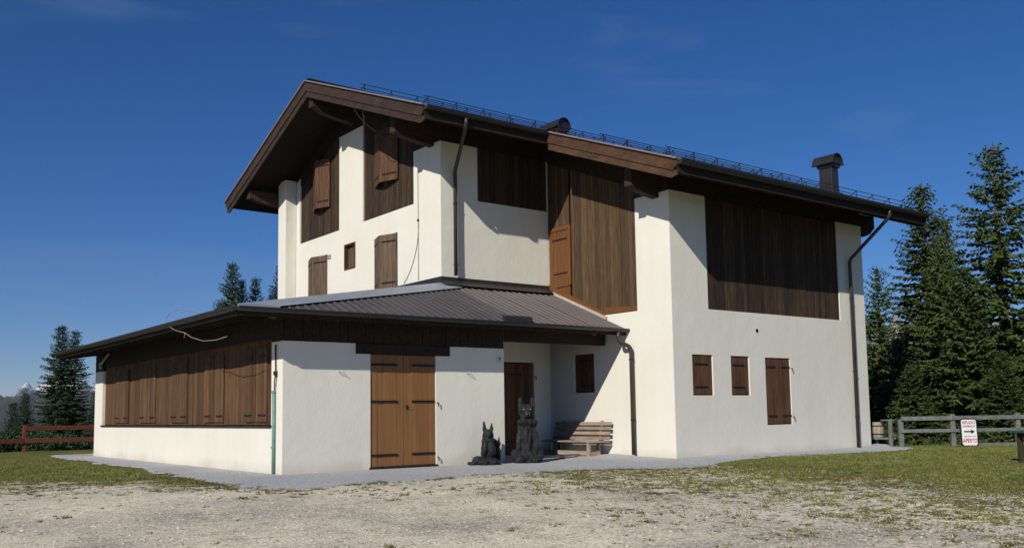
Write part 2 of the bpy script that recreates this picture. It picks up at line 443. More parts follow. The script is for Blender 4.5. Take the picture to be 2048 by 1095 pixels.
def ground_mat():
    m, n, l, b = newmat('ground')
    g = n.new("ShaderNodeNewGeometry"); P = g.outputs['Position']
    a = n.new("ShaderNodeAttribute"); a.attribute_name = 'turf'
    def noi(s, d=5, rough=.6, vec=None):
        t = n.new("ShaderNodeTexNoise"); t.inputs['Scale'].default_value = s; t.inputs['Detail'].default_value = d
        t.inputs['Roughness'].default_value = rough
        l.new(vec or P, t.inputs['Vector']); return t.outputs['Fac']
    def mix(f, c1, c2, bt='MIX'):
        x = n.new("ShaderNodeMixRGB"); x.blend_type = bt
        for i, v in ((0, f), (1, c1), (2, c2)):
            if isinstance(v, bpy.types.NodeSocket): l.new(v, x.inputs[i])
            elif isinstance(v, tuple): x.inputs[i].default_value = (*v, 1)
            else: x.inputs[i].default_value = v
        return x.outputs[0]
    fine = ramp(n, [(.34, (.52, .45, .33)), (.50, (.86, .78, .60)), (.62, (.95, .90, .75))])
    l.new(noi(26, 3, .8), fine.inputs[0])
    tone = ramp(n, [(.36, (.62, .61, .61)), (.5, (.92, .90, .87)), (.62, (1.16, 1.14, 1.06))])
    l.new(noi(.42, 5), tone.inputs[0])
    gravel = mix(1.0, fine.outputs[0], tone.outputs[0], 'MULTIPLY')
    spk = ramp(n, [(.36, (.55, .49, .41)), (.43, (1, 1, 1))])
    l.new(noi(13, 4, .75), spk.inputs[0])
    gravel = mix(1.0, gravel, spk.outputs[0], 'MULTIPLY')
    blot = ramp(n, [(.52, (1, 1, 1)), (.70, (.70, .67, .62))])
    l.new(noi(2.6, 6, .7), blot.inputs[0])
    gravel = mix(1.0, gravel, blot.outputs[0], 'MULTIPLY')
    moss = ramp(n, [(.54, (0, 0, 0)), (.58, (1, 1, 1))])
    l.new(noi(8.5, 6, .7), moss.inputs[0])
    mosc = ramp(n, [(.4, (.085, .075, .028)), (.6, (.19, .12, .055))]); l.new(noi(3, 3), mosc.inputs[0])
    mf = n.new("ShaderNodeMath"); mf.operation = 'MULTIPLY'; mf.use_clamp = True
    l.new(moss.outputs[0], mf.inputs[0])
    mr_ = n.new("ShaderNodeMapRange"); mr_.inputs[1].default_value = 0; mr_.inputs[2].default_value = .35; mr_.inputs[3].default_value = .22; mr_.inputs[4].default_value = .9
    l.new(a.outputs['Fac'], mr_.inputs[0]); l.new(mr_.outputs[0], mf.inputs[1])
    gravel = mix(mf.outputs[0], gravel, mosc.outputs[0])
    gr = ramp(n, [(.32, (.07, .085, .022)), (.5, (.15, .165, .048)), (.68, (.30, .26, .11))])
    l.new(noi(9, 6, .75), gr.inputs[0])
    gr2 = ramp(n, [(.35, (.72, .85, .7)), (.65, (1.35, 1.12, .95))])
    l.new(noi(.8, 4), gr2.inputs[0])
    grass = mix(1.0, gr.outputs[0], gr2.outputs[0], 'MULTIPLY')
    # mask: turf attribute broken up by clumpy noise
    mp = n.new("ShaderNodeMapping"); mp.inputs['Rotation'].default_value = (0, 0, -.66); mp.inputs['Scale'].default_value = (1, 1.5, 1)
    l.new(P, mp.inputs[0])
    n1 = noi(3.8, 5, .72, mp.outputs[0]); n2 = noi(11, 3, .6, mp.outputs[0])
    mm = n.new("ShaderNodeMath"); mm.operation = 'MULTIPLY_ADD'; mm.inputs[1].default_value = .35
    l.new(n2, mm.inputs[0]); l.new(n1, mm.inputs[2])                 # n1+.35 n2 about .67 +- .13
    th = n.new("ShaderNodeMapRange"); th.inputs[1].default_value = 0; th.inputs[2].default_value = 1
    th.inputs[3].default_value = .92; th.inputs[4].default_value = .34
    l.new(a.outputs['Fac'], th.inputs[0])
    sb = n.new("ShaderNodeMath"); sb.operation = 'SUBTRACT'; l.new(mm.outputs[0], sb.inputs[0]); l.new(th.outputs[0], sb.inputs[1])
    ms = n.new("ShaderNodeMath"); ms.operation = 'MULTIPLY'; ms.inputs[1].default_value = 14; ms.use_clamp = True
    l.new(sb.outputs[0], ms.inputs[0])
    col = mix(ms.outputs[0], gravel, grass)
    # far away: dark forest floor
    ln = n.new("ShaderNodeVectorMath"); ln.operation = 'LENGTH'; l.new(P, ln.inputs[0])
    fr = n.new("ShaderNodeMapRange"); fr.inputs[1].default_value = 32; fr.inputs[2].default_value = 60
    l.new(ln.outputs['Value'], fr.inputs[0])
    forest = ramp(n, [(.35, (.012, .022, .010)), (.65, (.04, .055, .022))]); l.new(noi(.06, 9, .8), forest.inputs[0])
    col = mix(fr.outputs[0], col, forest.outputs[0])
    l.new(col, b.inputs['Base Color'])
    b.inputs['Roughness'].default_value = 1; b.inputs['Specular IOR Level'].default_value = .1
    bp = n.new("ShaderNodeBump"); bp.inputs['Strength'].default_value = .6; bp.inputs['Distance'].default_value = .03
    l.new(noi(32, 4, .7), bp.inputs['Height']); l.new(bp.outputs[0], b.inputs['Normal'])
    return m
MAT['ground'] = ground_mat()
link_mesh('ground', gme, MAT['ground'], kind='structure')

# gravel path round the house: strips between the wall foot and an irregular outer edge
def path_sheet():
    inner = [(-4.7, 14.2), (-4.5, 10.5), (-4.5, 4.4), (-4.5, .65), (-4.6, -.9), (-3.5, -1.2), (-2.4, -1.2), (-1.0, -1.2), (.6, -1.2), (1.5, -.2),
             (3.4, -.3), (3.7, -3.4), (4.2, -4.3), (5.0, -4.4), (6.5, -4.4), (8.2, -4.4), (10.0, -4.4), (12.1, -4.3), (12.6, -4.6)]
    outer = [(-6.2, 14.2), (-6.5, 10.6), (-6.5, 4.4), (-6.8, .5), (-7.1, -3.4), (-7.3, -5.4), (-6.7, -6.15), (-5.5, -5.7), (-3.9, -5.7), (-2.2, -5.5),
             (-.2, -6.1), (.9, -6.9), (1.7, -7.1), (3.1, -6.35), (4.8, -5.8), (6.2, -5.7), (8.4, -6.1), (10.4, -6.5), (12.3, -5.6)]
    rows = []
    ns, nc = 26, 26
    for k in range(len(inner) - 1):
        for j in range(ns):
            t = j / ns
            a = np.array(inner[k]) * (1 - t) + np.array(inner[k + 1]) * t
            b = np.array(outer[k]) * (1 - t) + np.array(outer[k + 1]) * t
            rows.append((a, b))
    rows.append((np.array(inner[-1]), np.array(outer[-1])))
    vs = []
    for i, (a, b) in enumerate(rows):
        d = b - a; L = np.linalg.norm(d)
        jit = (fbm(b[0] * 1.2, b[1] * 1.2, 3, 31) - .5) * .9 + (rng.random() - .5) * .22
        for c in range(nc + 1):
            p = a + d / L * (L + jit) * c / nc
            vs.append(p)
    vs = np.array(vs)
    z = ground_h(vs[:, 0], vs[:, 1]) + .012
    n = nc + 1
    z = z + (rng.random(len(z)) - .5) * .006
    # the last row dips under the ground so that the edge is soft
    idx = np.arange(len(z)) % n
    z[idx == nc] -= .03
    # heap up slightly against the walls
    wav = (fbm(vs[:, 0] * .8, vs[:, 1] * .8, 3, 41)) * .10
    z += np.where(idx < 8, wav * smooth01((8 - idx) / 8.), 0)
    Vv = np.column_stack([vs, z])
    Fq = []
    for i in range(len(rows) - 1):
        for c in range(nc):
            q = i * n + c
            Fq.append((q, q + 1, q + n + 1, q + n))
    return np_mesh('path', Vv, np.array(Fq), False)
link_mesh('path', path_sheet(), MAT['path'], kind='structure')

# ------------------------------------------------------------------ the lodge
X1, D, FR, EW = 3.581, 4.613, 2.324, 5.327        # second block at x=X1, front at y=-D; lean-to front at y=-FR, gable side at x=-EW
XR = 11.852                                        # right end
YR, ZR, SL = 4.68, 10.906, .386                    # ridge
def ztop(y): return ZR - SL * abs(y - YR)
LX, LY, LZ = -6.54, -3.03, 3.24                    # lean-to eave corner
SB, SA = 1.24 / 3.03, 1.24 / 6.54
KF = .9495
def kx(x): return -13.09 + (x + 13.09) * KF
def ky(y): return -19.983 + (y + 19.983) * KF
def kz(z): return 1.15 + (z - 1.15) * KF
DX0, DX1, LX0, LX1_, DZ, WZ = kx(-2.83), kx(-1.09), kx(-3.2), kx(-.70), kz(2.53), kz(2.76)
FX = kx(.92)
def zleanB(y): return LZ + SB * (y - LY)
def zleanA(x): return LZ + SA * (x - LX)

lodge = thing('mountain_lodge', 'large cream stuccoed mountain lodge with dark weathered boarding, closed shutters and overhanging brown roofs', 'house', (0, 0, 0))
LG = lodge

def clip(poly, fn):
    out = []
    for i in range(len(poly)):
        a, b = poly[i], poly[(i + 1) % len(poly)]
        fa, fb = fn(a), fn(b)
        if fa >= 0: out.append(a)
        if fa * fb < 0:
            t = fa / (fa - fb); out.append((a[0] + (b[0] - a[0]) * t, a[1] + (b[1] - a[1]) * t))
    return out

def wall(ax, c, u0, u1, v0, v1, holes=(), depth=.07, clips=(), label=None, back=False):
    """Plane ax=c seen from its negative side; rectangular holes (u0,u1,v0,v1[,depth]) get reveals."""
    mb = MB()
    P = (lambda u, v, d=0: (c + d, u, v)) if ax == 'x' else (lambda u, v, d=0: (u, c + d, v))
    us = sorted({u0, u1, *[h[0] for h in holes], *[h[1] for h in holes]})
    vs = sorted({v0, v1, *[h[2] for h in holes], *[h[3] for h in holes]})
    us = [u for u in us if u0 <= u <= u1]; vs = [v for v in vs if v0 <= v <= v1]
    for a, b in zip(us, us[1:]):
        for e, f in zip(vs, vs[1:]):
            um, vm = (a + b) / 2, (e + f) / 2
            if any(h[0] < um < h[1] and h[2] < vm < h[3] for h in holes): continue
            pl = [(a, e), (b, e), (b, f), (a, f)]
            for cf in clips:
                pl = clip(pl, cf)
                if len(pl) < 3: break
            if len(pl) >= 3: mb.poly([P(u, v) for u, v in pl])
    for h in holes:
        d = h[4] if len(h) > 4 else depth
        a, b, e, f = h[:4]
        for s, t in (((a, e), (a, f)), ((b, f), (b, e)), ((a, f), (b, f)), ((b, e), (a, e))):
            if s[1] == t[1] and s[1] in (v0, v1): continue
            q = [s, t]
            if clips and s[0] == t[0]:
                lim = min(cf((s[0], 0)) for cf in clips)
                q = [(s[0], min(s[1], lim)), (t[0], min(t[1], lim))]
            elif clips and min(cf(s) for cf in clips) < 0: continue
            mb.poly([P(*q[0]), P(*q[1]), P(*q[1], d), P(*q[0], d)])
    # close the back of the holes
    return mb.build('wall', MAT['stucco'], LG, label, fix=False)

roofclip = [lambda p: ztop(p[0]) - .40 - p[1]]
# gable wall x=0, with the two boarded bays, the two tall shutters and the small window
A_H = [(1.34, 4.19, 6.83, 12, .08), (5.70, 8.51, 6.83, 12, .08), (2.20, 3.50, 4.6, 6.2, .12), (6.49, 7.85, 4.6, 6.2, .12), (4.645, 5.345, 5.53, 6.32, .16)]
def gclip(p): return ztop(p[0]) - .40 - p[1]
wall('x', 0, 0, 9.37, 0, 11, [h for h in A_H], clips=[gclip])
# pier at the far end of the gable
pm = MB(); pm.box(-.387, -.002, 8.785, 9.37, 0, 9.0); pm.build('wall_pier', MAT['stucco'], LG, bevel=.012)
# wall y=0 : lower part with the entrance, upper part with the boarded bay
wall('y', 0, FX + .001, X1, -.1, 4.2, [(1.90, 3.0, 0.0, 2.53, .10)])
wall('y', .001, 0, X1, 4.2, 8.255, [(1.17, X1, 6.80, 8.255, .06)])
# cross wall x=X1
wall('x', X1, -D, 0, 0, 8.3, [(-1.80, -.99, 1.67, 2.69, .08), (-3.45, 0, 3.66, 9, .05)], clips=[lambda p: ztop(p[0]) - .40 - p[1], ])
# front wall y=-D
B_H = [(4.24, 5.0, 1.52, 2.52), (5.69, 6.42, 1.52, 2.52), (7.07, 8.14, .75, 2.51), (4.90, 10.60, 3.66, 6.52, .07)]
wall('y', -D, X1, XR, -.2, 6.52, B_H, depth=.06)
# right end, back walls
wm = MB()
wm.poly([(XR, -D, -.2), (XR, 9.37, -.2), (XR, 9.37, 8.6), (XR, 4.68, 10.4), (XR, -D, 6.8)])
wm.poly([(XR, 9.37, -.2), (0, 9.37, -.2), (0, 9.37, 8.65), (XR, 9.37, 8.65)])
wm.poly([(-EW, ky(13.97), -.2), (0, ky(13.97), -.2), (0, ky(13.97), 4.3), (-EW, ky(13.97), 3.3)])
wm.poly([(0, 9.37, -.2), (0, ky(13.97), -.2), (0, ky(13.97), 4.3), (0, 9.37, 4.3)])
wm.build('wall', MAT['stucco'], LG, fix=False)
# lean-to walls
wall('x', -EW, -FR, ky(13.97), -.2, kz(2.76), [(ky(-.80), ky(13.0), kz(.98), kz(2.76), .13)])
wall('y', -FR, -EW, FX, -.2, WZ, [(DX0, DX1, -.2, DZ, .10), (LX0, DX0, DZ, WZ, .02), (DX0, DX1, DZ, WZ, .02), (DX1, LX1_, DZ, WZ, .02)])
wm = MB(); wm.poly([(FX, -FR, -.1), (FX, 0, -.1), (FX, 0, 4.2), (FX, -FR, 3.3)]); wm.build('wall', MAT['stucco'], LG, fix=False)
# unseen dark planes added behind the openings to stop light leaking through
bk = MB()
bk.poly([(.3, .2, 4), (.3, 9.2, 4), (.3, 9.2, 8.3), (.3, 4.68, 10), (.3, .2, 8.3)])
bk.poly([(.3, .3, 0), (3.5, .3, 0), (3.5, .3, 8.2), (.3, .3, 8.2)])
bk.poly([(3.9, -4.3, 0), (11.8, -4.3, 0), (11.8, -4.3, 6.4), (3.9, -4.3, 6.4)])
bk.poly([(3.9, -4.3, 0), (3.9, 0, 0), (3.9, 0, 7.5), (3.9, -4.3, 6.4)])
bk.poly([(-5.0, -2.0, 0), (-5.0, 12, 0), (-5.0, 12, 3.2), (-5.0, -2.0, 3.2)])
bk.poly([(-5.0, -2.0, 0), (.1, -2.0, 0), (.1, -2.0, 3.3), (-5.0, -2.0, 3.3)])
bk.build('light_blocker', MAT['dark_wood'], LG, fix=False)

# ---- vertical boards
def boards(ax, c, u0, u1, vlo, vhi, w, mat, th=.028, skip=(), parent=None, gap=.005):
    n = max(1, round((u1 - u0) / w)); w = (u1 - u0) / n
    for i in range(n):
        a, b = u0 + i * w + gap, u0 + (i + 1) * w - gap
        um = (a + b) / 2
        if any(s[0] < um < s[1] for s in skip): continue
        lo = vlo(um) if callable(vlo) else vlo
        hi = vhi(um) if callable(vhi) else vhi
        t = c + random.uniform(-.006, .006)
        if ax == 'x': ubox('board', mat, parent or LG, t, t + th, a, b, lo, hi)
        else: ubox('board', mat, parent or LG, a, b, t, t + th, lo, hi)
soffy = lambda y: ztop(y) - .38
boards('x', .045, 1.34, 4.19, 6.835, lambda y: min(soffy(y - .07), soffy(y + .07)), .142, MAT['board'])
boards('x', .045, 5.70, 8.51, 6.835, lambda y: min(soffy(y - .07), soffy(y + .07)), .142, MAT['board'])
boards('y', .03, 1.17, X1 - .002, 6.805, 8.25, .145, MAT['board'])
def a2lo(y): return max(3.665, zleanB(y) + .13)
boards('x', X1 + .022, -3.45, 0, a2lo, lambda y: soffy(y) - .02, .138, MAT['board_light'], skip=[(-.90, -.05)])
boards('x', X1 + .022, -.90, -.0, lambda y: 6.29, lambda y: soffy(y) - .02, .15, MAT['board_light'])
boards('x', X1 + .022, -.90, -.0, lambda y: a2lo(y), lambda y: 4.60, .15, MAT['orange'])
boards('y', -D + .035, 4.90, 10.60, 3.665, 6.5, .143, MAT['board'])
boards('x', -EW + .085, ky(-.80), ky(13.0), kz(.99), 3.34, .152, MAT['board_warm'])
boards('y', -FR - .02, -EW + .02, FX - .02, WZ + .005, 3.40, .2, MAT['dark_wood'])
# trim of the boarded bay on the cross wall: a warm skirting along the roof slope and a pale mortar fillet
tm = MB(); tm.prism([(X1 - .012, -.02, zleanB(0) + .10), (X1 - .012, -2.26, zleanB(-2.26) + .06), (X1 - .012, -2.26, zleanB(-2.26) + .19), (X1 - .012, -.02, zleanB(0) + .24)], (.035, 0, 0))
tm.prism([(X1 - .012, -2.262, 3.68), (X1 - .012, -3.44, 3.68), (X1 - .012, -3.44, 3.78), (X1 - .012, -2.262, 3.86)], (.035, 0, 0))
tm.build('skirting_board', MAT['orange'], LG)
tm = MB(); tm.beam((X1 - .03, -.02, zleanB(0) + .055), (X1 - .03, -2.36, zleanB(-2.36) + .055), .06, .07)
tm.build('mortar_fillet', MAT['mortar'], LG)
# window sill board under the long boarded bay
sm = MB(); sm.box(-EW - .05, -EW + .12, ky(-.83), ky(13.03), kz(.98) - .045, kz(.98)); sm.build('sill', MAT['dark_wood'], LG, bevel=.006)

# ---- shutters
def strap(par, ax, c, u0, u1, v, h=.035):
    m = MB()
    if ax == 'x': m.box(c - .012, c, min(u0, u1), max(u0, u1), v - h / 2, v + h / 2)
    else: m.box(min(u0, u1), max(u0, u1), c - .012, c, v - h / 2, v + h / 2)
    m.build('hinge', MAT['iron'], par)
def flat_shutter(ax, c, u0, u1, v0, v1, nb, mat, straps, name='shutter', label=None):
    e = bpy.data.objects.new(name, None); e.empty_display_size = .1; COL.objects.link(e); e.parent = LG
    if label: e['label'] = label
    boards(ax, c, u0, u1, v0, v1, (u1 - u0) / nb, mat, .03, parent=e)
    for (a, b, v) in straps: strap(e, ax, c - .008, a, b, v)
    return e
# front wall: two small shutters and a tall one
flat_shutter('y', -D + .02, 4.27, 4.97, 1.55, 2.49, 4, MAT['shutter'], [(4.33, 4.80, 2.29), (4.33, 4.80, 1.73)])
flat_shutter('y', -D + .02, 5.72, 6.39, 1.55, 2.49, 4, MAT['shutter'], [(5.76, 6.22, 2.29), (5.76, 6.22, 1.73)])
flat_shutter('y', -D + .02, 7.10, 8.11, .78, 2.48, 6, MAT['shutter'], [(7.15, 7.50, 2.27), (7.75, 8.12, 2.27), (7.15, 7.50, .98), (7.75, 8.12, .98)])
for v in (2.24, .95):
    m = MB(); m.tube([(8.17, -D - .005, v), (8.17, -D - .05, v), (8.18, -D - .05, v - .08)], .012, 6); m.build('shutter_catch', MAT['iron'], LG)
# cross wall small window, upper orange door
flat_shutter('x', X1 + .03, -1.77, -1.02, 1.70, 2.66, 4, MAT['shutter'], [(-1.70, -1.2, 2.5), (-1.70, -1.2, 1.85)])
e = flat_shutter('x', X1 + .012, -.885, -.05, 4.66, 6.17, 5, MAT['orange'], [(-.80, -.18, 5.93), (-.80, -.25, 4.98)], label='orange-brown shutter beside the inner corner')
m = MB(); m.box(X1 - .02, X1 + .012, -.96, -.9, 4.62, 6.29); m.box(X1 - .01, X1 + .015, -.9, -.03, 6.18, 6.29); m.box(X1 - .01, X1 + .015, -.9, -.03, 4.60, 4.655); m.build('door_frame', MAT['orange'], LG)
# lean-to gable side: five pairs in the boarding
for (y0, y1) in ((10.2, 11.65), (7.5, 9.0), (4.8, 6.12), (2.16, 3.46), (-.44, .84)):
    y0, y1 = ky(y0), ky(y1)
    ym = (y0 + y1) / 2
    for a, b, so in ((y0, ym - .006, 1), (ym + .006, y1, -1)):
        st = [((b - .38, b - .05, v) if False else ((a + .05, a + .42, v) if so == 1 else (b - .42, b - .05, v))) for v in (1.20, 2.43)]
        flat_shutter('x', -EW + .045, a + .01, b - .01, kz(1.05), kz(2.70), 4, MAT['board_warm'], st)
# V-propped shutter pairs on the gable
def v_shutter(y0, y1, z0, z1, mat, label):
    ym = (y0 + y1) / 2; half = (y1 - y0) / 2; out = .21
    for ya, s in ((y0, 1), (y1, -1)):
        p0 = Vector((-.015, ya, 0)); p1 = Vector((-.015 - out, ya + s * (half - .015), 0))
        d = (p1 - p0); L = d.length; d.normalize()
        nrm = Vector((-d.y * s, d.x * s, 0));
        if nrm.x > 0: nrm = -nrm
        e = bpy.data.objects.new('shutter', None); e.empty_display_size = .1; COL.objects.link(e); e.parent = LG
        e['label'] = label
        nb = 4
        for k in range(nb):
            a = p0 + d * (L * k / nb + .003); b = p0 + d * (L * (k + 1) / nb - .003)
            m = MB(); ins = -nrm * .03
            lo, hi = z0, z1
            m.hexa([(a.x, a.y, lo), (b.x, b.y, lo), (b.x + ins.x, b.y + ins.y, lo), (a.x + ins.x, a.y + ins.y, lo),
                    (a.x, a.y, hi), (b.x, b.y, hi), (b.x + ins.x, b.y + ins.y, hi), (a.x + ins.x, a.y + ins.y, hi)])
            m.build('board', mat, e)
        for zz in (z0 + .2, z1 - .2):
            m = MB(); a = p0 + d * .04 + nrm * .008; b = p0 + d * (L * .85) + nrm * .008
            m.beam((a.x, a.y, zz), (b.x, b.y, zz), .012, .04); m.build('hinge', MAT['iron'], e)
v_shutter(2.16, 3.46, 7.70, 9.22, MAT['shutter'], 'reddish shutter leaf propped open on the boarded bay')
v_shutter(6.33, 7.50, 7.70, 9.24, MAT['shutter'], 'reddish shutter leaf propped open on the far boarded bay')
v_shutter(2.22, 3.48, 4.62, 6.18, MAT['shutter_grey'], 'faded tall shutter leaf above the hip of the lean-to roof')
v_shutter(6.50, 7.83, 4.62, 6.18, MAT['shutter_grey'], 'faded tall shutter leaf at the far end of the gable')
for (y0, y1) in ((2.20, 3.50), (6.49, 7.85)):
    m = MB()
    m.box(.06, .10, y0, y1, 4.6, 6.2); m.build('door_panel', MAT['dark_wood'], LG)
m = MB(); m.box(-.02, .14, 4.65, 4.70, 5.535, 6.315); m.box(-.02, .14, 5.29, 5.34, 5.535, 6.315); m.box(-.02, .14, 4.70, 5.29, 5.535, 5.585); m.box(-.02, .14, 4.70, 5.29, 6.265, 6.315); m.build('window_frame', MAT['shutter'], LG)
flat_shutter('x', .09, 4.71, 5.28, 5.59, 6.26, 3, MAT['shutter_grey'], [])

# ---- double door
for a, b, s in ((DX0 + .01, (DX0 + DX1) / 2 - .007, 1), ((DX0 + DX1) / 2 + .007, DX1 - .01, -1)):
    e = bpy.data.objects.new('door', None); e.empty_display_size = .1; COL.objects.link(e); e.parent = LG
    boards('y', -FR + .03, a, b, .07, DZ - .01, (b - a) / 5, MAT['door'], .04, parent=e, gap=.0018)
    for v in (.31, 1.45, 2.24):
        u0, u1 = (a + .02, a + .66) if s == 1 else (b - .61, b - .02)
        strap(e, 'y', -FR + .02, u0, u1, v, .045)
    if s == -1:
        m = MB(); m.tube([(a + .08, -FR + .02, 1.32), (a + .08, -FR - .02, 1.32), (a + .13, -FR - .02, 1.32)], .007, 6); m.box(a + .06, a + .09, -FR + .014, -FR + .022, 1.27, 1.37)
        m.build('door_handle', MAT['iron'], e)
for v in (1.42, .22):
    m = MB(); m.tube([(DX1 + .03, -FR, v), (DX1 + .03, -FR - .05, v), (DX1 + .04, -FR - .05, v - .09)], .012, 6); m.build('shutter_catch', MAT['iron'], LG)
m = MB(); m.box(LX0 + .01, LX1_ - .01, -FR - .035, -FR + .08, DZ + .005, WZ - .002); m.build('lintel', MAT['dark_wood'], LG)
m = MB(); m.box(DX0 - .03, DX1 + .03, -FR - .02, -FR + .16, -.05, .06); m.build('threshold', MAT['dark_wood'], LG)
# entrance door in the porch
e = bpy.data.objects.new('door', None); e.empty_display_size = .1; COL.objects.link(e); e.parent = LG
boards('y', .05, 1.92, 2.98, .03, 2.5, .15, MAT['board_warm'], .04, parent=e)
strap(e, 'y', .045, 1.95, 2.6, 2.2); strap(e, 'y', .045, 1.95, 2.6, .4)
for v in (2.15, .95):
    m = MB(); m.tube([(3.03, -.0, v), (3.03, -.05, v), (3.03, -.05, v - .09)], .012, 6); m.build('shutter_catch', MAT['iron'], LG)

# ---- main roof
XA, XB, XE = -1.6, 2.18, 12.68
Y1, Y2 = -1.75, -6.21
def ribbed(u0, u1, pitch, h=.024):
    """profile of (u, dz)"""
    pts = []; u = u0
    while u < u1 - 1e-6:
        for du, dz in ((0, 0), (pitch - .075, 0), (pitch - .055, h), (pitch - .02, h)):
            if u + du < u1: pts.append((u + du, dz))
        u += pitch
    pts.append((u1, 0)); return pts
def roof_sheet(u0, u1, ylo, yhi, zf, mat, pitch, name='roof_sheet', parent=LG, t=.012):
    m = MB(); pr = ribbed(u0, u1, pitch)
    yl = ylo if callable(ylo) else (lambda u: ylo); yh = yhi if callable(yhi) else (lambda u: yhi)
    for (a, za), (b, zb) in zip(pr, pr[1:]):
        m.poly([(a, yl(a), zf(yl(a)) + za), (b, yl(b), zf(yl(b)) + zb), (b, yh(b), zf(yh(b)) + zb), (a, yh(a), zf(yh(a)) + za)])
        m.poly([(a, yl(a), zf(yl(a)) + za), (a, yl(a), zf(yl(a)) - t), (b, yl(b), zf(yl(b)) - t), (b, yl(b), zf(yl(b)) + zb)])
    return m.build(name, mat, parent, fix=False)
x = XA
while x < XE - .05:
    x2 = min(x + 1.035, XE)
    if x < XB - .01: x2 = min(x2, XB); roof_sheet(x, x2, Y1, YR, ztop, MAT['sheet2'], .207)
    else: roof_sheet(x, x2, Y2, YR, ztop, MAT['sheet2'], .207)
    roof_sheet(x, x2, YR, 11.0, ztop, MAT['sheet2'], .207)
    x = x2
m = MB(); m.beam((XA - .02, YR, ZR + .02), (XE, YR, ZR + .02), .35, .04); m.build('ridge_cap', MAT['metal'], LG)
# soffit (boards under the sheets)
def slab(m, x0, x1, y0, y1, o0, o1):
    """slab following the roof plane between offsets o0 (upper) and o1 (lower)"""
    m.hexa([(x0, y0, ztop(y0) - o1), (x1, y0, ztop(y0) - o1), (x1, y1, ztop(y1) - o1), (x0, y1, ztop(y1) - o1),
            (x0, y0, ztop(y0) - o0), (x1, y0, ztop(y0) - o0), (x1, y1, ztop(y1) - o0), (x0, y1, ztop(y1) - o0)])
def soffit_boards(x0, x1, ya, yb):
    n = int(abs(yb - ya) / .19)
    for i in range(n):
        a = ya + (yb - ya) * i / n; b = ya + (yb - ya) * (i + 1) / n
        m = MB(); slab(m, x0, x1, a + .003, b - .003, .05, .20)
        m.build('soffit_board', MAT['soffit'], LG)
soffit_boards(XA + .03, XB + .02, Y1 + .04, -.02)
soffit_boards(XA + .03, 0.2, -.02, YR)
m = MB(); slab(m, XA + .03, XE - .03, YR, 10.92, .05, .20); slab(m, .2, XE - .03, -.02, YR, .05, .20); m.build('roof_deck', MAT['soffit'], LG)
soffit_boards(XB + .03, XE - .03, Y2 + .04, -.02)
# rafters
def rafter(x, ya, yb):
    m = MB(); slab(m, x - .06, x + .06, ya, yb, .20, .38); m.build('rafter', MAT['dark_wood'], LG)
for x in np.arange(-1.05, 1.9, .72): rafter(x, Y1 + .10, 0.0)
for x in np.arange(2.75, 12.5, .74): rafter(x, Y2 + .10, -D + .0 if x > 3.6 else 0)
# rake fascias
def rake(xx, ya, yb, mat, cut=True):
    o = []
    for (o0, o1, dx, nm) in ((-.015, .29, 0, 'fascia_board'), (.27, .47, .03, 'fascia_board')):
        m = MB()
        sg = 1 if yb > ya else -1
        c0 = ya + (.02 if o0 < 0 else .06) * sg; cut_ = (.14 if o0 < 0 else .18) * sg
        pts = [(xx + dx, c0, ztop(c0) - o0), (xx + dx, c0, ztop(c0) - o0 - (o1 - o0) * .45), (xx + dx, c0 + cut_, ztop(c0 + cut_) - o1), (xx + dx, yb, ztop(yb) - o1), (xx + dx, yb, ztop(yb) - o0)]
        m.prism(pts, (.028 + .012, 0, 0)); m.build(nm, mat, LG)
    m = MB(); m.beam((xx - .015, ya, ztop(ya) + .012), (xx - .015, yb, ztop(yb) + .012), .09, .035); m.build('edge_trim', MAT['trim'], LG)
rake(XA, Y1 + .0, YR, MAT['fascia'])
rake(XA, 11.0, YR, MAT['fascia'])
rake(XB, Y2 + .0, Y1 + .02, MAT['fascia_warm'])
# far end fascia
m = MB(); slab(m, XE - .03, XE, Y2, YR, .0, .42); slab(m, XE - .03, XE, YR, 11, .0, .42); m.build('fascia_board', MAT['dark_wood'], LG)
# eave boards behind the gutters
m = MB(); m.box(XA + .05, XB, Y1 + .05, Y1 + .08, ztop(Y1) - .30, ztop(Y1) - .02); m.build('eave_board', MAT['dark_wood'], LG)
m = MB(); m.box(XB + .05, XE - .04, Y2 + .05, Y2 + .08, ztop(Y2) - .30, ztop(Y2) - .02); m.build('eave_board', MAT['dark_wood'], LG)
def gutter(p0, p1, r=.085, name='gutter'):
    """half-round gutter whose rim runs from p0 to p1"""
    p0, p1 = Vector(p0), Vector(p1); d = (p1 - p0).normalized(); s = d.cross(Vector((0, 0, 1)))
    m = MB(); n = 8
    for R in (r, r - .008):
        for k in range(n):
            a, b = math.pi * k / n, math.pi * (k + 1) / n
            f = lambda t: s * (R * math.cos(t)) - Vector((0, 0, R * math.sin(t)))
            m.poly([p0 + f(a), p1 + f(a), p1 + f(b), p0 + f(b)])
    for p in (p0, p1):
        m.poly([p + s * (r * math.cos(math.pi * k / n)) - Vector((0, 0, r * math.sin(math.pi * k / n))) for k in range(n + 1)])
    m.tube([p0 + s * r, p1 + s * r], .010, 6); m.tube([p0 - s * r, p1 - s * r], .010, 6)
    return m.build(name, MAT['metal'], LG, fix=False)
gutter((XA + .03, Y1 - .02, ztop(Y1) - .015), (XB - .02, Y1 - .02, ztop(Y1) - .015), .095)
gutter((XB + .03, Y2 - .02, ztop(Y2) - .015), (XE + .02, Y2 - .02, ztop(Y2) - .015), .105)

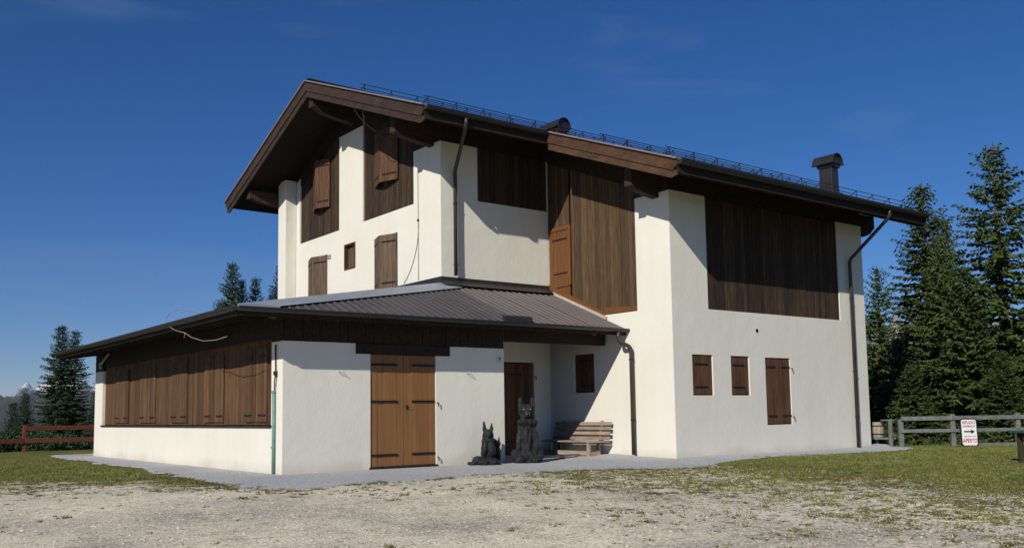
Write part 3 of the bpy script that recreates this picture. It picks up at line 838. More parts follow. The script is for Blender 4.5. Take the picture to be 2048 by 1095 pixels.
# purlins with curved brackets
def purlin(x0, x1, y0, y1, zlo, zhi, xw, drop=.26):
    m = MB(); m.box(x0, x1, y0, y1, zlo, zhi); m.build('purlin', MAT['fascia'] if x1 < 5 else MAT['dark_wood'], LG, bevel=.008)
    pts = []; xs = x0 + .10; n = 9
    for i in range(n + 1):
        t = i / n
        pts.append((xs + (xw - xs) * t, y0 + .01, zlo - drop * (t ** .5) * (1 if t > .02 else 0) * .9))
    pts = [(xs, y0 + .01, zlo - .001)] + pts[1:] + [(xw, y0 + .01, zlo - .001)]
    m = MB(); m.prism(pts, (0, y1 - y0 - .02, 0)); m.build('bracket', MAT['fascia'], LG)
purlin(-1.20, 2.6, .30, .54, 8.37, 8.80, 0, .20)
purlin(-1.45, 2.0, 4.55, 4.81, 10.15, 10.44, 0, .32)
purlin(-1.40, 2.0, 9.35, 9.60, 8.36, 8.64, 0, .22)
purlin(2.63, 3.9, -4.30, -4.06, 6.56, 7.04, X1, .20)
m = MB(); m.box(X1, XR + .75, -D + .0, -4.33, 6.525, 6.90); m.build('purlin', MAT['dark_wood'], LG)
m = MB(); m.prism([(XR, -4.6, 6.52), (XR, -4.6, 6.28), (XR + .25, -4.6, 6.25), (XR + .55, -4.6, 6.36), (XR + .72, -4.6, 6.52)], (0, .25, 0)); m.build('bracket', MAT['dark_wood'], LG)
m = MB(); m.box(0, X1 - .01, .0, .25, 8.26, 8.66); m.build('wall_plate', MAT['dark_wood'], LG)
m = MB(); m.box(X1, XR + .0, -D + .02, -4.40, 6.90, 7.14); m.build('wall_plate', MAT['dark_wood'], LG)
m = MB(); m.box(-.0, X1, .01, .25, 8.66, 8.90); m.build('wall_plate', MAT['dark_wood'], LG)
for (xx, ya, yb, zl) in ((-.025, 0, 1.34, 8.27), (-.025, 4.19, 5.70, 9.74), (X1 - .025, -D, -3.45, 6.51)):
    m = MB(); yy = [ya, yb] if not (ya < YR < yb) else [ya, YR, yb]
    m.prism([(xx, ya, zl), (xx, yb, zl)] + [(xx, y, ztop(y) - .21) for y in reversed(yy)], (.024, 0, 0)); m.build('gable_infill', MAT['dark_wood'], LG)
# wood infill above the cream walls on the slopes of the cross wall
m = MB(); m.prism([(X1 + .001, -4.3, 6.45), (X1 + .001, 0, 8.2), (X1 + .001, 0, ztop(0) - .21), (X1 + .001, -4.3, ztop(-4.3) - .21)], (.1, 0, 0)); m.build('gable_infill', MAT['dark_wood'], LG)
m = MB()
m.prism([(.02, .25, 8.3), (.02, YR, 10.3), (.02, 9.37, 8.45), (.02, 9.37, ztop(9.37) - .21), (.02, YR, ztop(YR) - .21), (.02, .25, ztop(.25) - .21)], (.1, 0, 0)); m.build('gable_infill', MAT['dark_wood'], LG)

# snow guards: rails on triangular brackets, in rows up the slope
def guard(x0, x1, y, label=None):
    e = bpy.data.objects.new('snow_guard', None); e.empty_display_size = .1; COL.objects.link(e); e.parent = LG
    zb = ztop(y) + .03
    for dz, dy in ((.20, 0), (.09, 0)):
        m = MB(); m.tube([(x0, y + dy, zb + dz), (x1, y + dy, zb + dz)], .010, 5); m.build('rail', MAT['metal'], e)
    x = x0 + .12
    while x < x1:
        m = MB(); m.beam((x, y, zb - .02), (x, y, zb + .21), .022, .010, (0, 1, 0)); m.beam((x, y + .22, ztop(y + .22) + .02), (x, y, zb + .20), .022, .008, (1, 0, 0))
        m.build('guard_bracket', MAT['metal'], e); x += .83
guard(-1.5, 12.3, 1.55)
guard(-1.45, 12.3, -1.50)
guard(2.3, 12.4, -3.60)
guard(2.3, 12.5, -5.75)

# chimneys with barrel cowls
def chimney(x0, x1, y0, y1, zc, cap_r, cap_len, cap_y0, label=None):
    e = bpy.data.objects.new('chimney', None); e.empty_display_size = .1; COL.objects.link(e); e.parent = LG
    if label: e['label'] = label
    m = MB(); m.box(x0, x1, y0, y1, ztop(y0) - .2, zc); m.build('shaft', MAT['metal'], e, bevel=.01)
    m = MB(); m.box(x0 - .04, x1 + .04, y0 - .04, y1 + .04, zc - .10, zc - .02); m.build('collar', MAT['metal'], e)
    m = MB(); m.box(x0 - .08, x1 + .08, y0 - .08, y1 + .10, ztop(y0) - .05, ztop(y0) + .08); m.build('base_flashing', MAT['metal'], e)
    m = MB(); xc = (x0 + x1) / 2; n = 14
    for R in (cap_r, cap_r - .02):
        for k in range(n):
            a, b = math.pi * k / n, math.pi * (k + 1) / n
            m.poly([(xc + R * math.cos(a), cap_y0, zc + R * 1.15 * math.sin(a)), (xc + R * math.cos(b), cap_y0, zc + R * 1.15 * math.sin(b)),
                    (xc + R * math.cos(b), cap_y0 + cap_len, zc + R * 1.15 * math.sin(b)), (xc + R * math.cos(a), cap_y0 + cap_len, zc + R * 1.15 * math.sin(a))])
    for s in (-1, 1):
        m.box(xc + s * cap_r - .05, xc + s * cap_r + .05, cap_y0, cap_y0 + cap_len, zc - .015, zc + .01)
    for yy in (cap_y0 + .06, cap_y0 + cap_len - .06):
        m.poly([(xc + (cap_r - .012) * math.cos(math.pi * k / n), yy, zc + (cap_r - .012) * 1.15 * math.sin(math.pi * k / n)) for k in range(n + 1)])
    m.build('cowl', MAT['metal'], e, fix=False)
chimney(11.36, 11.72, -4.05, -3.62, 8.50, .27, .74, -4.18, 'tall chimney near the right end of the roof')
chimney(3.98, 4.36, -.05, .45, 9.33, .24, .95, -.15, 'low chimney near the middle of the roof')

# ---- lean-to roof
def hipy(x): return LY + (x - LX) / (-LX) * (-LY) if x < 0 else 0.0
xs = [LX] + [x for x in np.arange(LX + .9, -.3, 1.035)] + [.2] + [.2 + 1.127 * k for k in (1, 2, 3)]
for a, b in zip(xs, xs[1:]):
    if b > X1: b = X1 - .005
    roof_sheet(a, b, LY, hipy, lambda y: zleanB(y) + .0, MAT['sheet'] if b <= .21 else MAT['sheet2'], .207)
# gable-side slope: sheets whose ribs run up the slope (along x)
def far_edge(y):   # x of the eave at y (chamfered beyond 12.1)
    return LX if y < 12.1 else LX + (y - 12.1) * (1.94 / 2.3)
def sheetA(y0, y1):
    m = MB(); pr = ribbed(y0, y1, .207, .04)
    for (a, za), (b, zb) in zip(pr, pr[1:]):
        def hx(y): return min(0.0, LX + (y - LY) / (-LY) * (-LX)) if y < 0 else 0.0
        ea, eb = far_edge(a), far_edge(b)
        m.poly([(ea, a, zleanA(ea) + za), (eb, b, zleanA(eb) + zb), (hx(b), b, zleanA(hx(b)) + zb), (hx(a), a, zleanA(hx(a)) + za)])
        m.poly([(ea, a, zleanA(ea) + za), (eb, b, zleanA(eb) + zb), (eb, b, zleanA(eb) - .02), (ea, a, zleanA(ea) - .02)])
    m.build('roof_sheet', MAT['sheet'], LG, fix=False)
y = LY
while y < 14.35:
    y2 = min(y + 1.035, 14.4); sheetA(y, y2); y = y2
# hip cap: the glancing sun on it is put into the paler zinc colour
def hipcap():
    m = MB(); a = Vector((LX - .02, LY - .02, LZ + .04)); b = Vector((.0, .0, zleanB(0) + .05))
    m.poly([a, b, b + Vector((.42, -.34, -.14)), a + Vector((.85, -.0, .0))])
    m.poly([a, b, b + Vector((-.1, .35, 0)), a + Vector((-.0, .32, .0))])
    m.poly([a, a + Vector((.85, 0, .0)), a + Vector((.85, 0, -.04)), a + Vector((0, 0, -.05))])
    return m.build('hip_cap', MAT['zinc'], LG, fix=False)
hipcap()
# flashing against the upper walls
m = MB(); m.box(-.035, X1 - .002, -.035, -.003, zleanB(0) - .02, 4.685); m.box(-.035, -.003, -.003, 9.37, zleanB(0) - .02, 4.685); m.build('flashing', MAT['metal'], LG)
m = MB(); m.prism([(-.03, -.04, 4.60), (-.03, -.30, 4.44), (-.03, -.04, 4.44)], (X1 + .02, 0, 0)); m.build('flashing', MAT['metal'], LG)
# snow stop lump on the eave
m = MB(); m.prism([(-.30, LY - .02, LZ + .01), (.55, LY - .02, LZ + .01), (.52, LY - .02, LZ + .13), (-.27, LY - .02, LZ + .13)], (0, .10, .04)); m.build('snow_stop', MAT['metal'], LG)
# underside
def lean_soffit(y0, y1):
    m = MB()
    m.hexa([(LX + .05, y0, zleanB(y0) - .14), (X1 - .01, y0, zleanB(y0) - .14), (X1 - .01, y1, zleanB(y1) - .14), (max(LX + .05, LX + (y0 - LY) * 2.158 + .05), y1, zleanB(y1) - .14),
            (LX + .05, y0, zleanB(y0) - .03), (X1 - .01, y0, zleanB(y0) - .03), (X1 - .01, y1, zleanB(y1) - .03), (max(LX + .05, LX + (y0 - LY) * 2.158 + .05), y1, zleanB(y1) - .03)])
    return m
def xhip(y): return LX + (y - LY) * (6.54 / 3.03)
n = 15
for i in range(n):
    y0 = LY + .03 + (-LY - .05) * i / n; y1 = LY + .03 + (-LY - .05) * (i + 1) / n - .005
    m = MB(); xa, xb = xhip(y0) + .06, xhip(y1) + .06
    m.hexa([(xa, y0, zleanB(y0) - .12), (X1 - .01, y0, zleanB(y0) - .12), (X1 - .01, y1, zleanB(y1) - .12), (xb, y1, zleanB(y1) - .12),
            (xa, y0, zleanB(y0) - .03), (X1 - .01, y0, zleanB(y0) - .03), (X1 - .01, y1, zleanB(y1) - .03), (xb, y1, zleanB(y1) - .03)])
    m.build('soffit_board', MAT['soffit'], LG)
n = 12
for i in range(n):
    x0 = LX + .03 + 1.9 * i / n; x1 = LX + .03 + 1.9 * (i + 1) / n - .005
    yh = lambda x: LY + (x - LX) / 2.158
    ye = lambda x: min(14.35, 12.1 + max(0, (x - LX)) * 2.3 / 1.94)
    m = MB(); za, zb = zleanA(x0), zleanA(x1)
    m.hexa([(x0, yh(x0) + .03, za - .12), (x1, yh(x1) + .03, zb - .12), (x1, ye(x1), zb - .12), (x0, ye(x0), za - .12),
            (x0, yh(x0) + .03, za - .03), (x1, yh(x1) + .03, zb - .03), (x1, ye(x1), zb - .03), (x0, ye(x0), za - .03)])
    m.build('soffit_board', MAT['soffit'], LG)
# fascia and gutters
m = MB(); m.box(LX + .03, X1 - .01, LY + .0, LY + .03, LZ - .17, LZ - .015); m.build('eave_board', MAT['dark_wood'], LG)
m = MB(); m.box(LX + .0, LX + .03, LY + .03, 12.1, LZ - .17, LZ - .015); m.beam((LX + .02, 12.1, LZ - .09), (-4.60, 14.4, zleanA(-4.6) - .09), .03, .16); m.build('eave_board', MAT['dark_wood'], LG)
gutter((LX - .03, LY - .08, LZ - .02), (X1 - .03, LY - .08, LZ - .02), .078)
gutter((LX - .08, LY - .05, LZ - .02), (LX - .08, 12.12, LZ - .02), .078)
# rafters
for x in (-5.8, -5.1, -4.46, -3.75, -3.08, -2.4, -1.6, -.8, .0, .79, 1.64, 2.54):
    m = MB(); yt = -FR + .02 if x < FX else -.02
    yt = min(yt, hipy(x) - .1) if x < 0 else yt
    m.hexa([(x - .045, LY + .06, LZ - .21), (x + .045, LY + .06, LZ - .21), (x + .045, yt, zleanB(yt) - .27), (x - .045, yt, zleanB(yt) - .27),
            (x - .045, LY + .06, LZ - .10), (x + .045, LY + .06, LZ - .10), (x + .045, yt, zleanB(yt) - .12), (x - .045, yt, zleanB(yt) - .12)])
    m.build('rafter', MAT['shutter_grey'] if x in (-5.8, 2.54) else MAT['dark_wood'], LG)
for y in [-1.6 + .64 * k for k in range(22)]:
    m = MB(); x0 = LX + .06; x1 = -EW + .02
    m.hexa([(x0, y - .045, zleanA(x0) - .22), (x1, y - .045, zleanA(x1) - .27), (x1, y + .045, zleanA(x1) - .27), (x0, y + .045, zleanA(x0) - .22),
            (x0, y - .045, zleanA(x0) - .12), (x1, y - .045, zleanA(x1) - .12), (x1, y + .045, zleanA(x1) - .12), (x0, y + .045, zleanA(x0) - .12)])
    m.build('rafter', MAT['dark_wood'], LG)
m = MB(); m.box(FX + .002, X1 - .10, -2.35, -2.18, 2.86, 3.20); m.build('porch_beam', MAT['porch'], LG)
m = MB(); m.box(-EW + .02, -EW + .07, ky(-.8), ky(13.97), kz(2.86), 3.36); m.box(-EW - .0, -EW + .02, -FR + .01, ky(-.8), WZ + .004, 3.36); m.box(-EW, -EW + .02, ky(13.0), ky(13.97), WZ + .004, 3.36); m.build('wall_plate', MAT['dark_wood'], LG)
# lamp arm at the far end of the lean-to
m = MB(); m.tube([(-5.4, 10.45, 3.17), (-5.45, 10.8, 3.0), (-5.40, 11.35, 2.88)], .035, 8); m.tube([(-5.40, 11.35, 2.95), (-5.40, 11.35, 2.74)], .06, 8); m.build('wall_lamp', MAT['zinc'], LG)

# ---- downpipes
def fillet(pts, r=.12, n=5):
    pts = [Vector(p) for p in pts]; out = [pts[0]]
    for a, b, c in zip(pts, pts[1:], pts[2:]):
        d1, d2 = (a - b), (c - b); k = min(r, d1.length * .45, d2.length * .45)
        p, q = b + d1.normalized() * k, b + d2.normalized() * k
        for i in range(n + 1):
            t = i / n; out.append(p * (1 - t) ** 2 + b * 2 * t * (1 - t) + q * t * t)
    out.append(pts[-1]); return out
def downpipe(pts, r=.05, clamps=(), mat='pipe'):
    e = MB(); e.tube(fillet(pts), r, 12); o = e.build('downpipe', MAT[mat], LG, smooth=True)
    for c in clamps:
        m = MB(); c = Vector(c); m.tube([c - Vector((0, 0, .018)), c + Vector((0, 0, .018))], r + .010, 12); m.build('pipe_clamp', MAT['iron'], o)
    return o
downpipe([(-.41, Y1 - .02, ztop(Y1) - .08), (-.41, Y1 - .02, ztop(Y1) - .30), (.36, -.13, 7.48), (.36, -.13, 4.72)], .05, [(.36, -.13, 6.6), (.36, -.13, 5.0)])
downpipe([(10.70, Y2 - .02, ztop(Y2) - .08), (10.70, Y2 - .02, ztop(Y2) - .30), (11.02, -D - .11, 5.42), (11.02, -D - .11, .04)], .05, [(11.02, -D - .11, 4.3), (11.02, -D - .11, 2.2), (11.02, -D - .11, .9)])
downpipe([(3.22, LY - .08, LZ - .06), (3.22, LY - .08, LZ - .34), (3.47, -3.30, 2.76), (3.47, -3.30, .05)], .052, [(3.47, -3.30, 2.45), (3.47, -3.30, .95)])
m = MB(); m.tube([(3.45, -3.30, -.02), (3.45, -3.30, .05), (3.46, -3.30, .08)], [.10, .09, .05], 7); m.build('pipe_foot', MAT['stone'], LG)

# ---- wires, conduit, small fittings
def wire(pts, r, mat, name='wire', parent=LG, sm=True):
    m = MB(); m.tube(pts, r, 5); return m.build(name, MAT[mat], parent, smooth=sm)
def bez(p0, p1, p2, p3, n=14):
    p0, p1, p2, p3 = map(Vector, (p0, p1, p2, p3))
    return [p0 * (1 - t) ** 3 + p1 * 3 * t * (1 - t) ** 2 + p2 * 3 * t * t * (1 - t) + p3 * t ** 3 for t in [i / n for i in range(n + 1)]]
wire(bez((-1.62, 1.90, 9.80), (-1.65, 1.80, 9.1), (-1.2, 1.7, 8.75), (-.30, 1.75, 8.60)), .009, 'wire_dark')
wire(bez((-.012, 1.10, 7.7), (-.012, 1.11, 7.2), (-.012, 1.08, 6.4), (-.012, 1.10, 4.72)), .008, 'wire')
wire(bez((-.015, 1.09, 6.35), (-.015, 1.02, 5.6), (-.015, 1.45, 5.0), (-.015, 1.85, 4.72)), .008, 'wire')
m = MB(); m.box(-.03, 0, 1.07, 1.13, 6.31, 6.37); m.build('junction_box', MAT['iron'], LG)
m = MB(); m.box(-.03, 0, 6.24, 6.44, 6.04, 6.16); m.build('junction_box', MAT['zinc'], LG)
wire([(-6.45, -.9, 3.30), (-6.5, -.4, 3.40), (-6.55, .30, 3.50), (-6.6, .80, 3.46), (-6.62, .95, 3.34), (-6.66, .80, 3.20), (-6.6, .40, 3.05), (-6.5, .05, 2.97), (-6.45, -.2, 2.86), (-6.4, -.8, 2.74), (-6.35, -1.4, 2.72), (-6.3, -1.85, 2.76)], .008, 'wire')
wire([(-6.5, .05, 2.97), (-6.48, .14, 2.90), (-6.47, .20, 2.86)], .009, 'wire')
m = MB(); m.tube([(-EW - .04, ky(-1.03), .02), (-EW - .04, ky(-1.03), kz(1.72))], .034, 10); m.build('conduit', MAT['teal'], LG, smooth=True)
m = MB()
for zz in (.55, 1.66): m.tube([(-EW - .05, ky(-1.03), zz - .02), (-EW - .05, ky(-1.03), zz + .02)], .042, 10)
m.build('conduit_clamp', MAT['teal'], LG)
YC = ky(-1.03)
wire([(-EW - .03, YC, 1.68), (-EW - .02, YC + .03, 1.86), (-EW - .02, YC - .02, 2.06), (-EW - .02, YC, 2.62)], .010, 'wire_dark')
wire([(-EW - .03, YC - .02, 1.68), (-EW - .02, YC - .07, 1.88), (-EW - .02, YC - .05, 2.25), (-EW - .02, YC - .05, 2.62)], .008, 'wire_dark')
m = MB(); m.box(-EW - .03, -EW, YC - .09, YC - .03, 1.96, 2.08); m.box(-EW - .03, -EW, YC + .01, YC + .06, 2.0, 2.08); m.build('junction_box', MAT['iron'], LG)
# light hooks on the front of the lean-to
for (hx, hz) in ((kx(-3.62), kz(2.12)), (kx(-.20), kz(2.13))):
    m = MB(); m.tube([(hx, -FR, hz), (hx - .02, -FR - .06, hz), (hx + .10, -FR - .07, hz - .03), (hx + .16, -FR - .05, hz - .08)], .007, 6); m.build('hook', MAT['stone'], LG)
# vent in the front wall
m = MB(); m.tube([(6.787, -D - .004, 3.2), (6.787, -D + .02, 3.2)], .055, 14); m.build('vent', MAT['black'], LG)

def text_mesh(body, size, shear=0.0, extrude=.002, bold=0.0, space=1.0):
    cu = bpy.data.curves.new('t', 'FONT'); cu.body = body; cu.size = size; cu.extrude = extrude; cu.shear = shear
    cu.offset = bold; cu.align_x = 'CENTER'; cu.align_y = 'CENTER'; cu.space_character = space; cu.resolution_u = 3
    o = bpy.data.objects.new('t', cu); COL.objects.link(o)
    bpy.context.view_layer.update()
    me = bpy.data.meshes.new_from_object(o.evaluated_get(bpy.context.evaluated_depsgraph_get()))
    bpy.data.objects.remove(o)
    me.materials.clear()
    return me
# house number plate
m = MB(); m.box(kx(.70), kx(.86), -FR - .016, -FR, kz(2.40), kz(2.58)); pl = m.build('number_plate', MAT['white'], LG)
tme = text_mesh('9', .15); t = link_mesh('numeral', tme, MAT['black'], pl)
t.location = (kx(.78), -FR - .02, kz(2.49)); t.rotation_euler = (math.pi / 2, 0, 0)

# ------------------------------------------------------------------ wood carvings
def carve(name, blobs, ops, parent, mat, voxel=.022):
    """one continuous carved mass: ellipsoids and cones fused by a voxel remesh"""
    bm = bmesh.new()
    for (c, r, rot) in blobs:
        mm = Matrix.Translation(c) @ Matrix.Rotation(rot[2], 4, 'Z') @ Matrix.Rotation(rot[1], 4, 'Y') @ Matrix.Rotation(rot[0], 4, 'X') @ Matrix.Diagonal((*r, 1))
        bmesh.ops.create_icosphere(bm, subdivisions=3, radius=1, matrix=mm)
    for (c, r0, r1, h, rot, sc) in ops:
        mm = Matrix.Translation(c) @ Matrix.Rotation(rot[2], 4, 'Z') @ Matrix.Rotation(rot[1], 4, 'Y') @ Matrix.Rotation(rot[0], 4, 'X') @ Matrix.Diagonal((*sc, 1))
        bmesh.ops.create_cone(bm, cap_ends=True, segments=12, radius1=r0, radius2=r1, depth=h, matrix=mm)
    me = bpy.data.meshes.new(name); bm.to_mesh(me); bm.free()
    o = bpy.data.objects.new(name, me); COL.objects.link(o)
    md = o.modifiers.new('r', 'REMESH'); md.mode = 'VOXEL'; md.voxel_size = voxel
    sm = o.modifiers.new('s', 'SMOOTH'); sm.iterations = 2; sm.factor = .5
    bpy.context.view_layer.update()
    me2 = bpy.data.meshes.new_from_object(o.evaluated_get(bpy.context.evaluated_depsgraph_get()))
    bpy.data.objects.remove(o)
    co = np.empty(len(me2.vertices) * 3, np.float32); me2.vertices.foreach_get('co', co); co = co.reshape(-1, 3)
    no = np.empty(len(me2.vertices) * 3, np.float32); me2.vertices.foreach_get('normal', no); no = no.reshape(-1, 3)
    k = (vnoise(co[:, 0] * 34 + co[:, 1] * 22, co[:, 2] * 7, 3) - .5) * .034 + (vnoise(co[:, 0] * 12, co[:, 2] * 14 + co[:, 1] * 9, 8) - .5) * .03
    co += no * k[:, None]
    co[:, 2] = np.maximum(co[:, 2], 0)
    me2.vertices.foreach_set('co', co.ravel()); me2.update()
    return link_mesh(name, me2, mat, parent)

Z3 = (0, 0, 0)
# both face -Y in their own frame
big = thing('wolf_carving', 'tall dark carved wooden seated wolf with upright ears in front of the porch door', 'sculpture', (.50, -2.80, .02), -.55)
big.scale = (.88, .88, 1)
blobs = [((0, .05, .40), (.25, .22, .44), Z3), ((0, .02, .78), (.24, .19, .30), Z3), ((0, -.04, .92), (.27, .20, .10), Z3),           # body, chest, ruff
         ((0, -.02, 1.10), (.165, .15, .15), Z3), ((0, -.02, 1.22), (.20, .15, .14), Z3),                                              # neck, skull
         ((0, -.15, 1.14), (.095, .14, .075), (.15, 0, 0)), ((0, -.24, 1.17), (.045, .04, .035), Z3), ((0, -.12, 1.07), (.10, .12, .04), (.1, 0, 0)),
         ((-.17, -.02, 1.20), (.05, .08, .12), Z3), ((.17, -.02, 1.20), (.05, .08, .12), Z3),
         ((-.09, -.11, 1.27), (.055, .04, .03), Z3), ((.09, -.11, 1.27), (.055, .04, .03), Z3),
         ((-.22, -.10, .45), (.085, .09, .36), (0, .10, 0)), ((.22, -.10, .45), (.085, .09, .36), (0, -.10, 0)),                       # forelegs
         ((0, -.17, .62), (.13, .07, .24), Z3), ((0, -.16, .42), (.07, .06, .2), Z3),
         ((-.19, -.22, .07), (.15, .17, .09), Z3), ((.19, -.22, .07), (.15, .17, .09), Z3),
         ((-.30, .02, .16), (.13, .20, .17), Z3), ((.30, .02, .16), (.13, .20, .17), Z3), ((.05, .25, .10), (.30, .14, .12), Z3)]
cones = [((-.16, .0, 1.40), .072, .040, .22, (0, -.03, 0), (1, .6, 1)), ((.16, .0, 1.40), .072, .040, .22, (0, .03, 0), (1, .6, 1)),
         ((0, .02, .12), .40, .26, .26, Z3, (1, .85, 1))]
carve('body', blobs, cones, big, MAT['charcoal'])
m = MB()
for s in (-1, 1): m.box(s * .085 - .02, s * .085 + .02, -.165, -.14, 1.218, 1.230)
m.build('eye', MAT['stone'], big)
m = MB(); m.box(-.05, .05, -.262, -.235, 1.118, 1.128); m.build('mouth', MAT['stone'], big)

small = thing('fox_carving', 'small dark carved wooden seated fox with long ears beside the tall carved wolf', 'sculpture', (-.62, -2.80, .02), -.5)
blobs = [((0, .04, .27), (.17, .15, .27), Z3), ((0, 0, .47), (.16, .13, .16), Z3), ((0, -.02, .60), (.12, .10, .10), Z3), ((0, -.01, .69), (.115, .10, .09), Z3),
         ((0, -.11, .655), (.055, .10, .045), (.2, 0, 0)), ((-.10, 0, .67), (.03, .05, .10), Z3), ((.10, 0, .67), (.03, .05, .08), Z3),
         ((-.09, -.13, .36), (.065, .06, .17), (0, .1, 0)), ((.075, -.13, .36), (.085, .06, .17), (0, -.1, 0)), ((0, -.10, .54), (.17, .07, .04), Z3),
         ((-.12, -.16, .05), (.13, .12, .07), Z3), ((.13, -.14, .05), (.13, .12, .07), Z3), ((-.20, -.02, .08), (.17, .15, .10), (0, .35, 0)), ((-.33, 0, .03), (.14, .10, .04), Z3),
         ((.20, .08, .48), (.10, .05, .07), (0, .5, 0)), ((.22, .1, .30), (.09, .07, .22), (0, -.15, 0))]
cones = [((-.085, .0, .84), .048, .014, .24, (0, -.05, 0), (1, .55, 1)), ((.085, .0, .83), .045, .014, .20, (0, .05, 0), (1, .55, 1)),
         ((.26, .09, .55), .035, .008, .12, Z3, (1, 1, 1)), ((0, .02, .07), .30, .18, .15, Z3, (1, .8, 1))]
carve('body', blobs, cones, small, MAT['charcoal'], .016)

# ------------------------------------------------------------------ bench, sunlit strip
bench = thing('garden_bench', 'weathered slatted wooden bench against the sunlit cross wall', 'bench', (3.1, -1.40, 0), 0)
def bb(name, x0, x1, y0, y1, z0, z1):
    m = MB(); m.box(x0, x1, y0, y1, z0, z1); return m.build(name, MAT['bench'], bench, bevel=.006)
# local frame: x towards the wall, y along the bench
for i in range(3): bb('seat_slat', -.12 + i * .145, .01 + i * .145, -1.12, 1.10, .385, .425)
for i, z in enumerate((.44, .565, .69, .81)):
    x = .295 + i * .028
    m = MB(); m.beam((x, -1.12, z + .045), (x, 1.10, z + .045), .032, .088, (.2, 0, 1)); m.build('back_slat', MAT['bench'], bench, bevel=.005)
for y in (-.72, .80):
    bb('leg', -.10, -.03, y - .05, y + .05, 0, .385); bb('leg', .24, .31, y - .05, y + .05, 0, .385)
    bb('crossbar', -.03, .24, y - .04, y + .04, .05, .14)
    m = MB(); m.beam((.33, y + (.0), .36), (.43, y, .93), .05, .06, (1, 0, 0)); m.build('back_post', MAT['bench'], bench)
bb('stretcher', -.09, -.03, -.665, .745, .06, .17)
lit_strip = MB(); lit_strip.beam((1.35, -2.28, .075), (3.1, -1.72, .075), .14, .04); lit_strip_o = lit_strip.build('sunlit_strip', MAT['bench'])  # pale bar added in place of a sliver of sunlit gravel
lit_strip_o['label'] = 'pale bar added for the sunlit strip of gravel between the tall carving and the bench'; lit_strip_o['category'] = 'lit strip'

# ------------------------------------------------------------------ fences
def seg_beam(parent, name, a, b, w, h, mat, sag=0):
    m = MB(); m.beam(a, b, w, h); return m.build(name, mat, parent, bevel=.006)
RF = [(12.72, -5.05), (13.80, -6.05), (15.30, -7.22), (17.3, -8.8), (19.3, -10.4)]
fence = thing('wooden_fence', 'weathered grey two-rail wooden fence to the right of the lodge, behind the white sign', 'fence', (13.8, -6.05, 0), 0)
def loc(p, z): return (p[0] - 13.8, p[1] + 6.05, z)
for i, p in enumerate(RF):
    g = float(ground_h(p[0], p[1]))
    m = MB(); m.beam(loc(p, g - .3), loc(p, g + (.80 if i == 0 else .93)), .13, .13, (.61, .79, 0)); m.build('post', MAT['grey_wood'], fence, bevel=.01)
for a, b in zip(RF, RF[1:]):
    for z, h in ((.82, .12), (.46, .10)):
        d = Vector((b[0] - a[0], b[1] - a[1], 0)).normalized(); off = Vector((-.61, -.79, 0)) * .095
        za, zb = float(ground_h(*a)) + z, float(ground_h(*b)) + z
        A = Vector(loc(a, za)) + off - d * .02; B = Vector(loc(b, zb)) + off - d * .03
        seg_beam(fence, 'rail', A, B, .05, h, MAT['grey_wood'])
m = MB(); m.beam((.2, -.25, .03), (3.2, -2.7, .03), .16, .12); m.build('ground_rail', MAT['grey_wood'], fence, bevel=.01)
# low shelf with a barrel at the end of the fence
shelf = thing('plank_shelf', 'low grey plank shelf on a round post at the left end of the grey fence', 'shelf', (12.55, -4.75, 0), -.66)
g0 = float(ground_h(12.55, -4.75))
m = MB(); m.tube([(0.05, -.05, g0 - .2), (.05, -.05, g0 + .76)], .065, 10); m.build('post', MAT['grey_wood'], shelf)
m = MB(); m.box(-.22, .15, -.10, .02, g0 + .765, g0 + .80); m.build('rail', MAT['grey_wood'], shelf)
m = MB(); m.box(-.40, .22, .02, .50, g0 + .22, g0 + .27); m.build('shelf_board', MAT['grey_wood'], shelf)
m = MB(); m.box(-.30, -.22, .2, .28, g0 - .2, g0 + .22); m.build('leg', MAT['grey_wood'], shelf)
bar = thing('wooden_barrel', 'small pale stave barrel standing on the low plank shelf', 'barrel', (12.57, -4.40, g0 + .275), -.66)
for k in range(12):
    a0, a1 = 2 * math.pi * k / 12 + .02, 2 * math.pi * (k + 1) / 12 - .02
    m = MB(); prof = [(0, .155), (.1, .178), (.22, .186), (.34, .178), (.45, .155)]
    for (z0, r0), (z1, r1) in zip(prof, prof[1:]):
        m.poly([(r0 * math.cos(a0), r0 * math.sin(a0), z0), (r0 * math.cos(a1), r0 * math.sin(a1), z0), (r1 * math.cos(a1), r1 * math.sin(a1), z1), (r1 * math.cos(a0), r1 * math.sin(a0), z1)])
        m.poly([((r0 - .02) * math.cos(a0), (r0 - .02) * math.sin(a0), z0), ((r0 - .02) * math.cos(a1), (r0 - .02) * math.sin(a1), z0), ((r1 - .02) * math.cos(a1), (r1 - .02) * math.sin(a1), z1), ((r1 - .02) * math.cos(a0), (r1 - .02) * math.sin(a0), z1)])
    m.build('stave', MAT['pale_wood'], bar, fix=False)
for z in (.10, .34):
    m = MB(); m.tube([(0, 0, z - .015), (0, 0, z + .015)], .187, 16); m.build('hoop', MAT['iron'], bar)
m = MB(); m.tube([(0, 0, .40), (0, 0, .43)], .15, 14); m.build('lid', MAT['pale_wood'], bar)

